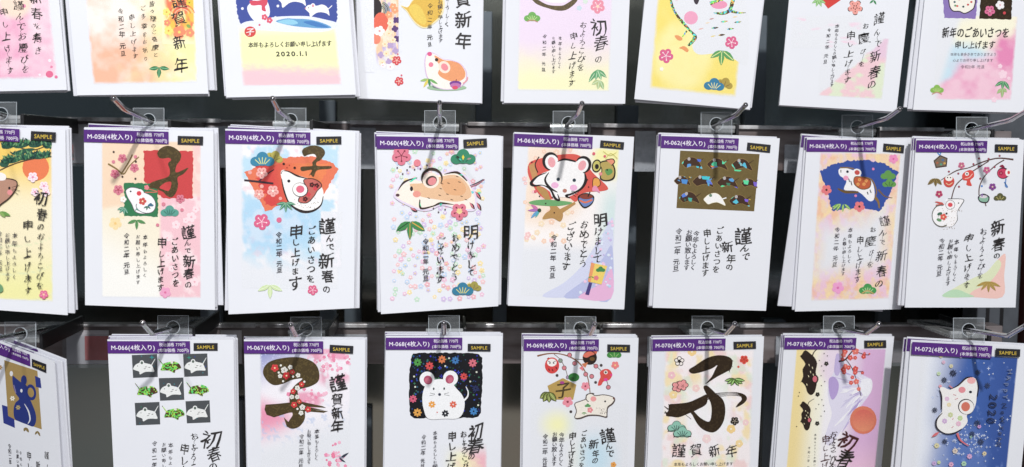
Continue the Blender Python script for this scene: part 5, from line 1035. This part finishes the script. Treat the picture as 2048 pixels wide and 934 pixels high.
def b72():
    c = Card('M-072', 'deep blue starry card printed sideways with a white mouse and Happy New Year 2020', V3(1790), [(99, 152), (850, 190), (742, 1300), (13, 1260)], .875)
    def f(U, V):
        b = mixc(A3('E9EDF6'), A3('3E63AE'), sst(.02, .5, U+(fb(U, V, 4, 5)-.5)*.08)); b = mixc(b, A3('35559E'), sst(.5, 1, U)); b = mixc(b, A3('7C97D4'), disc(U, V, .5, .62, .35, .25)*.35+sst(.72, .8, fb(U, V, 20, 15))*.4*sst(.2, .4, U)); return b, sst(0, .12, U)
    c.part('background_print').wash([(165, 228), (758, 258), (655, 1270), (70, 1240)], f, 80, 110, .004, .004)
    c.part('star_print'); r = random.Random(3); c.hold = True
    for _ in range(150):
        V = abs(r.gauss(0, 1)); x, y = (r.gauss(480, 80), r.gauss(760, 70)) if r.random() < .6 else (r.uniform(220, 740), r.uniform(260, 930))
        if x > 745-(y-258)*.1: continue
        c.burst(x, y, r.uniform(4, 11), r.choice(['C4D2F0', '9DB4E4', 'DDE6F8']), 4, .16); c.ell(x, y, 3, None, 'DDE6F8', n=6)
    c.hold = False; c.h()
    c.part('flower_print')
    for x, y, q, k in ((278, 250, 13, 'D8CFA0'), (295, 288, 12, 'E0B8D0'), (341, 312, 13, 'D8D0A8'), (265, 358, 13, 'C4DAB0'), (274, 436, 11, 'E8A0A8'), (400, 255, 10, 'B8A8D0'), (252, 800, 17, 'D8D0A0'), (365, 832, 18, 'D8C8B8'), (453, 866, 17, 'D8A8D0'), (545, 848, 14, 'D8C8A0'), (236, 908, 15, 'C8A8D8'), (265, 902, 12, 'C8D8A0'), (340, 915, 16, 'E0A8C8'), (418, 910, 17, 'A8D0B0'), (512, 682, 13, 'C898D0'), (462, 745, 10, '90B8A8')): c.burst(x, y, q, k, 8, .3)
    K = '2A3048'
    for x, y, q in ((352, 354, 23), (297, 396, 19), (503, 350, 19), (562, 430, 19), (239, 580, 18), (500, 660, 21), (468, 727, 19), (300, 773, 18), (521, 774, 22)): c.burst(x, y, q, K if x < 400 else '35405E', 8, .16)
    c.part('mouse_print').blob([(270, 450), (290, 440), (335, 455), (390, 420), (430, 390), (460, 378), (490, 392), (500, 440), (495, 490), (490, 540), (470, 590), (435, 612), (438, 655), (400, 700), (350, 722), (290, 722), (255, 690), (247, 640), (270, 605), (283, 585), (280, 520)], 'F0EEEC')
    c.stroke([(330, 455), (380, 430), (430, 385), (470, 378)], 9, '2A2228', press=(.3, .9, 1.2, .4)); c.stroke([(492, 385), (505, 440), (500, 500)], 7, '2A2228', press=(.4, 1.1, .4)); c.stroke([(268, 455), (280, 500), (280, 575)], 7, '2A2228', press=(.5, 1.2, .6)); c.stroke([(285, 598), (250, 640), (252, 690), (300, 724), (355, 722), (405, 695)], 8, '2A2228', press=(.4, 1.2, 1, .6, 1, .4))
    c.ell(430, 560, 50, 48, '2A2228', 20); c.ell(432, 562, 46, 44, 'F2EEEA', 20); c.ell(427, 560, 27, 29, 'D8745E', 10); c.ell(462, 400, 26, 20, 'F0B0B0'); c.ell(405, 457, 22, 19, 'E89098'); c.ell(457, 470, 10, 8, '2A2A38')
    for x, y, q, k in ((313, 512, 15, 'E0B8D8'), (325, 548, 14, 'E8D8A8'), (334, 610, 17, 'C8D098'), (298, 648, 17, 'D0B0D8'), (393, 630, 17, 'C0D898'), (383, 664, 17, 'E8B8D0')): c.burst(x, y, q, k, 8, .3)
    c.leaf(265, 715, 218, 745, 16, 'D86A70'); c.stroke([(375, 722), (395, 765), (445, 800)], 15, 'D86A70', w1=5); c.stroke([(325, 430), (345, 445)], 8, 'D88088')
    for a in ((350, 485, 368, 490), (360, 515, 380, 508), (345, 640, 352, 628), (340, 690, 352, 680)): c.stroke([a[:2], a[2:]], 3, 'C86A78')
    c.part('lettering')
    def side(t, x0, y0, x1, y1, z, col):
        n = len(t)
        for i, ch in enumerate(t):
            if ch != ' ': c.h(); c.glyphs(ch, x0+(x1-x0)*i/(n-1), y0+(y1-y0)*i/(n-1), z, col, .01, .01, 90, .5)
    side('HAppY', 700, 345, 672, 500, 42, '6F7C9C'); side('NeW', 665, 552, 652, 640, 40, '2A3454'); side('YeAR', 650, 690, 632, 790, 41, '4A5478'); side('2020', 602, 500, 585, 645, 68, '2A3454')
    head(c, 685, 228, 150, 47, 2.5); return c
# ------------------------------------------------------------------ setting
def flat_mat(name, col, rough=.5, metal=0, scale=30, amt=.2, bump=0, spec=.5, col2=None, stretch=None):
    m, nt, b = newmat(name); tc = N(nt, 'ShaderNodeTexCoord'); mp = N(nt, 'ShaderNodeMapping'); no = N(nt, 'ShaderNodeTexNoise')
    if stretch: mp.inputs['Scale'].default_value = stretch
    no.inputs['Scale'].default_value = scale; no.inputs['Detail'].default_value = 4
    nt.links.new(tc.outputs['Object'], mp.inputs[0]); nt.links.new(mp.outputs[0], no.inputs['Vector'])
    mr = N(nt, 'ShaderNodeMapRange'); mr.inputs[1].default_value = .35; mr.inputs[2].default_value = .65; nt.links.new(no.outputs[0], mr.inputs[0])
    mx = N(nt, 'ShaderNodeMix', data_type='RGBA'); mx.inputs[6].default_value = (*col, 1); c2 = col2 or tuple(q*(1-amt) for q in col); mx.inputs[7].default_value = (*c2, 1)
    nt.links.new(mr.outputs[0], mx.inputs[0]); nt.links.new(mx.outputs[2], b.inputs['Base Color'])
    b.inputs['Roughness'].default_value = rough; b.inputs['Metallic'].default_value = metal; b.inputs['Specular IOR Level'].default_value = spec
    if bump:
        bp = N(nt, 'ShaderNodeBump'); bp.inputs['Strength'].default_value = bump; bp.inputs['Distance'].default_value = .002
        nt.links.new(no.outputs[0], bp.inputs['Height']); nt.links.new(bp.outputs[0], b.inputs['Normal'])
    return m
def clear_mat(name, tint, alpha, rough=.15, col=(.8, .85, .9)):
    m = bpy.data.materials.new(name); m.use_nodes = True; nt = m.node_tree; nt.nodes.clear()
    out = N(nt, 'ShaderNodeOutputMaterial'); tr = N(nt, 'ShaderNodeBsdfTransparent'); tr.inputs[0].default_value = (*tint, 1)
    p = N(nt, 'ShaderNodeBsdfPrincipled'); p.inputs['Base Color'].default_value = (*col, 1); p.inputs['Roughness'].default_value = rough
    mx = N(nt, 'ShaderNodeMixShader')
    no = N(nt, 'ShaderNodeTexNoise'); no.inputs['Scale'].default_value = 160; tc = N(nt, 'ShaderNodeTexCoord'); nt.links.new(tc.outputs['Object'], no.inputs['Vector'])
    mr = N(nt, 'ShaderNodeMapRange'); mr.inputs[3].default_value = alpha*.6; mr.inputs[4].default_value = alpha*1.4; nt.links.new(no.outputs[0], mr.inputs[0])
    nt.links.new(mr.outputs[0], mx.inputs[0]); nt.links.new(tr.outputs[0], mx.inputs[1]); nt.links.new(p.outputs[0], mx.inputs[2]); nt.links.new(mx.outputs[0], out.inputs[0])
    return m
M['back'] = flat_mat('dark_satin_metal_panel', (.31, .30, .25), .14, 1, 1.6, .35, col2=(.20, .25, .265))
M['refl'] = flat_mat('blue_grey_reflection', (.10, .125, .15), .45, .2, 20, .2)  # tint of the reflections that the bars imitate
M['rail'] = flat_mat('worn_brown_rail', (.145, .112, .108), .36, .2, 14, .5, .1, .5, (.27, .24, .245), (1, 1, 5))
M['railpale'] = flat_mat('grey_rail_insert', (.70, .68, .72), .4, 0, 12, .3, .05)
M['chrome'] = flat_mat('chromed_wire', (.42, .41, .43), .14, 1, 200, .15)
M['edge'] = flat_mat('rail_lip_highlight', (.85, .85, .87), .3, .3, 60, .6, .3, .5, (.3, .28, .28), (1, 1, 1))  # pale colour stands in for lamps reflected along the lip
M['clear'] = clear_mat('clear_hang_tab_plastic', (.95, .96, .97), .10, .12)
M['clearedge'] = clear_mat('clear_plastic_edge', (.9, .93, .95), .40, .2)
M['roll'] = clear_mat('bright_saddle_roll', (.85, .87, .87), .62, .13, (.5, .51, .52))
M['saddle'] = clear_mat('clear_saddle_plastic', (.8, .82, .82), .30, .08, (.7, .72, .72))
M['pocket'] = clear_mat('milky_price_pocket', (.85, .87, .9), .30, .25, (.8, .84, .9))
M['red'] = flat_mat('red_price_print', (.55, .07, .07), .5)
M['film'] = clear_mat('clear_price_film', (.93, .94, .95), .07, .15)
M['floor'] = flat_mat('pale_shop_floor', (.56, .58, .52), .5, 0, .9, .35, col2=(.58, .44, .43))
M['dark'] = flat_mat('black_plastic', (.012, .012, .014), .4)
M['wood'] = flat_mat('dark_red_side_board', (.045, .014, .014), .4)
M['post'] = flat_mat('grey_blue_post', (.14, .155, .18), .38, .4, 40, .25)

def box(name, x0, x1, y0, y1, z0, z1, mat, parent=None, bev=0):
    vs, fs = boxv(x0, x1, y0, y1, z0, z1); o = mesh(name, vs, fs, mat, parent)
    if bev: bevel(o, bev)
    return o
XL, XR = at(-260, 500, .1).x, at(2300, 500, .1).x
zt, zb = at(1000, -700, .1).z, at(1000, 1500, .1).z
tag(box('back_panel', XL, XR, .110, .130, zb-.2, zt, M['back']), kind='structure')
tag(box('floor', -3.5, 3.5, -6.3, .10, zb-.95, zb-.9, M['floor']), kind='structure')
# bars modelled in place of bluish reflections on the back panel, seen through gaps
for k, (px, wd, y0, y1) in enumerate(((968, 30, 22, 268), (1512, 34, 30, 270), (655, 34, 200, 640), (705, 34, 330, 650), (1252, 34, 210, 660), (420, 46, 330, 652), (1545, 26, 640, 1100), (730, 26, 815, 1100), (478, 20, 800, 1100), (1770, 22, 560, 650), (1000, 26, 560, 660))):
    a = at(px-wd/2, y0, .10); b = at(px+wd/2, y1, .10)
    o = box('reflection_bar', a.x, b.x, .100, .1095, b.z, a.z, M['refl'], bev=.001)
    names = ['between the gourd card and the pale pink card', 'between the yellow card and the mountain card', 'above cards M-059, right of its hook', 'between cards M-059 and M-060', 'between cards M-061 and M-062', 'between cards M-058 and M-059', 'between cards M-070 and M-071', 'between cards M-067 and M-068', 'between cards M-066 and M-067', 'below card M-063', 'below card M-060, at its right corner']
    tag(o, 'blue grey bar standing for a reflection '+names[k], 'reflection streak', 'reflection bars on the back panel')
# rails: two long bars, each with a lip in highlight colour, inserts and milky pockets
LIPS_ALL = [(-100, 1960)]
def rail(yl, yr, h, label, pale, pockets, reds, lips):
    zL, zR = at(0, yl, 0).z, at(2048, yr, 0).z; z = (zL+zR)/2; hh = h
    r = empty('price_rail', (0, .004, z)); tag(r, label, 'shelf rail', 'price rails behind the hooks')
    z0 = -hh
    box('rail_bar', XL, at(2000, 400, .02).x, .0, .022, z0, 0, M['rail'], r, .0008)
    box('rail_edge', at(-200, yl, 0).x, at(1975, yl, 0).x, -.0012, .0018, -.0004, .0014, M['edge'], r, .0003)
    for a, b in lips: box('rail_lip', at(a, yl, 0).x, at(b, yl, 0).x, -.0040, .0022, -.0012, .0024, M['edge'], r, .0006)
    for a, b in pale: box('rail_insert', at(a, yl, 0).x, at(b, yl, 0).x, -.0015, -.0002, z0+.001, -.004, M['railpale'], r)
    for a, b, t in pockets:
        x0, x1 = at(a, yl, 0).x, at(b, yl, 0).x; o = box('price_pocket', x0, x1, -.0060, -.0045, z0-.002, -.003-t, M['film'] if any(a < q[0] < b for q in reds) else M['pocket'], r, .0005); 
    for a, b, t0, t1 in reds:
        x0, x1 = at(a, yl, 0).x, at(b, yl, 0).x; p = box('red_price_card', x0, x1, -.0030, -.0020, -t1, -t0, M['red'], r)
    return r
pxm = .975/FPX
r1 = rail(238, 262, 86*pxm, 'upper of the two long dark price rails behind the hooks', [(130, 178), (380, 452)], [(128, 176, .010), (425, 460, .002), (700, 752, .001), (1270, 1312, .001), (1570, 1602, .012)], [(133, 144, .022, .034), (133, 139, .034, .037), (139, 144, .030, .036)], [(62, 262), (375, 440), (700, 850), (935, 1105), (1180, 1395), (1470, 1665), (1760, 1890)])
r2 = rail(651, 655, 78*pxm, 'lower of the two price rails, with a red printed ticket at left', [(130, 215), (440, 482)], [(125, 218, .004), (655, 735, .004), (768, 1005, .006), (1045, 1275, .006), (1295, 1515, .006), (1552, 1775, .006), (1786, 1830, .010)], [(168, 222, .009, .031), (1816, 1826, .016, .026)], [(385, 510), (520, 770), (925, 1125), (1205, 1375), (1480, 1760)])
# slotted post and side board at the right end
p = empty('slotted_upright', (at(2010, 450, .03).x, .03, at(2010, 450, .03).z)); tag(p, 'grey blue metal post with dark slots at the right end of the rack', 'post')
x0, x1 = at(1962, 450, .03).x, at(2046, 450, .03).x; cx = p.location.x; cz = p.location.z
box('post_body', x0-cx, x1-cx, 0, .03, -.45, .45, M['post'], p, .001)
for px in (1974, 2002):
    for k in range(9):
        py = -60+k*118; a = at(px, py, .03); box('slot', a.x-cx-.0017, a.x-cx+.0017, -.0008, .004, a.z-cz-.016, a.z-cz+.016, M['dark'], p)
x2 = at(2052, 450, .03).x
tag(box('side_board', x2, x2+.3, -.012, .06, zb-.1, zt, M['wood']), 'dark red side board beyond the slotted post at the right edge', 'board')

# ------------------------------------------------------------------ cards, packs behind them, hooks
def tab_mesh(root, c, hx, hy, wpx, top, bot, rh):
    """clear tab with a round hole, hole at hx,hy in photo pixels"""
    P = lambda x, y, h: c.inv @ (hit(x, y, c.p0, c.n)-c.p0)-Vector((0, h, 0))
    n = 24; x0, x1 = hx-wpx/2, hx+wpx/2; y0, y1 = top, bot
    outer = []; inner = []
    per = 2*((x1-x0)+(y1-y0))
    for k in range(n):
        a = 2*math.pi*k/n; dx, dy = math.cos(a), math.sin(a)
        tx = ((x1-hx) if dx > 0 else (x0-hx))/dx if abs(dx) > 1e-6 else 1e9
        ty = ((y1-hy) if dy > 0 else (y0-hy))/dy if abs(dy) > 1e-6 else 1e9
        t = min(tx, ty); outer.append((hx+dx*t, hy+dy*t)); inner.append((hx+dx*rh, hy+dy*rh))
    # put the corners in
    for cxn, cyn in ((x0, y0), (x1, y0), (x1, y1), (x0, y1)):
        k = min(range(n), key=lambda i: (outer[i][0]-cxn)**2+(outer[i][1]-cyn)**2); outer[k] = (cxn, cyn)
    f0, f1 = -.0002, -.0006
    vs = [P(a, b, f0) for a, b in outer]+[P(a, b, f0) for a, b in inner]
    fs = [(k, (k+1) % n, n+(k+1) % n, n+k) for k in range(n)]
    mesh('hang_tab', vs, fs, M['clear'], root)
    # visible rims: edge of the sheet and of the punched hole
    for nm, ring, w in (('tab_edge', outer, .7), ('tab_hole_rim', inner, 1.0)):
        m = len(ring); cx_, cy_ = hx, hy; V = []; F = []
        for a, b in ring:
            d = Vector((a-cx_, b-cy_)); L = d.length; d /= L
            V += [P(a-d.x*w, b-d.y*w, f0+.0001), P(a+d.x*w*.4, b+d.y*w*.4, f0+.0001), P(a+d.x*w*.4, b+d.y*w*.4, f1), P(a-d.x*w, b-d.y*w, f1)]
        for k in range(m):
            for q in range(4): F.append((4*k+q, 4*k+(q+1) % 4, 4*((k+1) % m)+(q+1) % 4, 4*((k+1) % m)+q))
        mesh(nm, V, F, M['clearedge'], root)

PACKS = {}
def packs(c, spec, what, n=4):
    """the saleable packs that hang behind a sample card on the same hook"""
    tl, tr, br, bl = c.corners; proto = None
    fr = [v.copy() for v in (tl, tr, br, bl)]; cen = (tl+tr)/2
    for k, (du, dv, rot) in enumerate(spec):
        o = empty('card_pack', c.p0+c.inv.inverted() @ Vector((0, .0020+.0020*k, 0)), 0)
        k3 = pxm/ (2.6 if c.vs < 3 else 3.2) 
        loc = Vector((du*pxm*.65, 0, -dv*pxm*.65)); o.location += loc
        o.rotation_euler = (0, math.radians(rot), c.yaw)
        tag(o, 'sleeved pack behind %s, %s from the front' % (what, ['first', 'second', 'third', 'fourth'][k]), 'card pack', 'card packs stacked behind the sample cards')
        if proto is None:
            vs, fs = prism(fr, Vector((0, .0016, 0))); a = mesh('pack_paper', vs, fs, M['pack'], o); bevel(a, .0003, 1)
            q = [tl.lerp(bl, .006)+Vector((.0004, -.0003, 0)), tl.lerp(tr, .655)+(bl-tl)*.006+Vector((0, -.0003, 0)), tl.lerp(tr, .655)+(bl-tl)*.076+Vector((0, -.0003, 0)), tl.lerp(bl, .076)+Vector((.0004, -.0003, 0))]
            vs, fs = prism(q, Vector((0, .0006, 0)))
            b = mesh('price_strip', vs, fs, M['strip'], o)
            if c.corners and c.code: proto = (a, b)
            else: bpy.data.objects.remove(b); proto = (a,)
        else:
            for s in proto:
                d = s.copy(); C.objects.link(d); d.parent = o
M['strip'] = flat_mat('violet_strip_print', lin('4E2374'), .5)

def hook(hx, hy, y, what, sad=(-36, 38), length=.0625):
    up = .0065 if hy < 400 else .0118
    h = at(hx, hy, y); a = math.radians(5.2)
    base = h+Vector((0, -y+.0, (-y)*-math.tan(a))); base.y = -.004
    base.z = h.z-(base.y-y)*math.tan(a)
    o = empty('display_hook', base); tag(o, 'chrome wire hook with upturned tip '+what, 'hook', 'chrome hooks on the two rails')
    bend = h+Vector((0, -length, length*math.tan(a))); tip = bend+Vector((0, -.024, up))
    pts = [base, base.lerp(h, .5), h, h.lerp(bend, .9), bend+Vector((0, -.0012, .0004)), bend.lerp(tip, .12), bend.lerp(tip, .5), tip]
    tube('wire_arm', [q-base for q in pts], .0019, M['chrome'], o)
    # clear saddle clipped over the rail
    sc = .975/(.975+y) 
    sy = y+.009; x0, x1 = at(hx+sad[0], hy, sy).x-base.x, at(hx+sad[1], hy, sy).x-base.x; zz = at(hx, hy+7, sy).z-base.z; yy = sy-base.y
    box('saddle', x0, x1, yy+.001, -.004-base.y, zz-.0045, zz-.0015, M['saddle'], o, .0006)
    tube('saddle_roll', [(x0, yy+.001, zz), ((x0+x1)/2, yy+.001, zz), (x1, yy+.001, zz)], .0032, M['saddle'], o, 12, False) if False else None
    n = 12; V = []; F = []
    for i, x in enumerate((x0, x1)):
        for k in range(n): t = 2*math.pi*k/n; V.append((x, yy+.002+.0019*math.cos(t), zz+.0019*math.sin(t)))
    for k in range(n): F.append((k, (k+1) % n, n+(k+1) % n, n+k))
    F.append(tuple(range(n-1, -1, -1))); F.append(tuple(range(n, 2*n)))
    mesh('saddle_roll', V, F, M['roll'], o, smooth=False)
    box('clip', x1+.0004, x1+.003, yy-.001, .002-base.y, zz-.010, zz+.003, M['dark'], o, .0004)
    return o
# card builder, hole of its tab in photo pixels, packs behind (shift right, shift down in photo pixels, turn in degrees)
ROWS = [
 (t1, None, [(4, 3, -.3), (7, 1, .6), (-5, 5, .2)]), (t2, None, [(-9, 3, .4), (10, -8, -.6), (3, 4, .6), (17, -10, 0)]), (t3, None, [(-5, -3, .2), (3, 5, .9), (9, 5, -.2)]), (t4, None, [(2, 2, 0), (-3, 3, .2)]),
 (t5, None, [(-7, -3, .2), (-4, 3, 0)]), (t6, None, [(7, 0, .4), (-5, 4, -1.2), (8, -4, -.5)]), (t7, None, [(4, 4, .4), (8, -2, .6)]), (t8, None, [(-8, 0, .6), (-14, -4, .9), (-4, 4, .3)]),
 (m57, (2, 228), [(6, 0, -1.2), (10, -4, -.6), (2, -5, -2.0)]), (m58, (297, 240), [(-2, -4, -.6), (6, 2, .3), (8, -6, -1.2), (2, -9, 1.3)]), (m59, (581, 240), [(10, -4, 1.2), (4, -2, 2.0), (13, 3, 0), (8, -8, 1.6)]),
 (m60, (880, 245), [(-6, -3, .4), (-2, -6, 1.2), (5, 0, -.5), (-8, -5, .6)]), (m61, (1137, 246), [(-3, 1, -.4), (-1, 0, .2), (2, 3, -.3)]), (m62, (1433, 248), [(-8, -3, .3), (-4, -5, .1), (-9, 2, .2)]),
 (m63, (1715, 254), [(-5, -3, .2), (-12, 0, 4.2), (7, -2, -1.0), (-10, -5, 3.0)]), (m64, (1944, 258), [(-4, -3, .5), (-7, -1, 1.0), (-3, -6, .2), (2, -4, 1.6)]),
 (b65, (40, 668), [(14, 3, -1), (19, -5, .5), (9, -3, 1)]), (b66, (346, 655), [(4, -3, .3), (-1, -6, .5), (7, 0, -.1), (3, -9, .3)]), (b67, (612, 658), [(2, -3, .2), (-3, -5, .4), (4, -2, 0)]),
 (b68, (888, 655), [(-2, -3, .3), (2, -5, -.2), (-4, -8, .1)]), (b69, (1161, 657), [(-2, -3, .2), (-5, -9, .3), (0, -5, .5)]), (b70, (1415, 656), [(-3, 3, .2), (-1, -3, .3), (-4, 2, .1)]),
 (b71, (1678, 656), [(-3, -3, .3), (-6, 0, .8), (2, -4, .2)]), (b72, (1938, 660), [(-9, -3, 1.0), (-5, -5, .4), (-12, 2, 1.4)]),
]
SHORT = {t1: 'the leftmost pink card', t2: 'the orange bamboo leaf card', t3: 'the blue snowman card', t4: 'the golden gourd card', t5: 'the pale pink pine card', t6: 'the tilted yellow card', t7: 'the mountain wash card', t8: 'the violet square card'}
for fn, hole, spec in ROWS:
    c = fn(); what = ('card '+c.code) if c.code else SHORT[fn]
    if hole:
        hx, hy = hole; top = c.quad[0].lerp(c.quad[1], .5); ty = c.vy+top.y/c.vs
        tab_mesh(c.root, c, hx, hy, 62, hy-24, ty+3, 13.5)
        hook(hx, hy, c.y-.0002, 'holding card '+c.code)
    c.finish()
    packs(c, spec, what)
bpy.data.objects.remove(_fo)
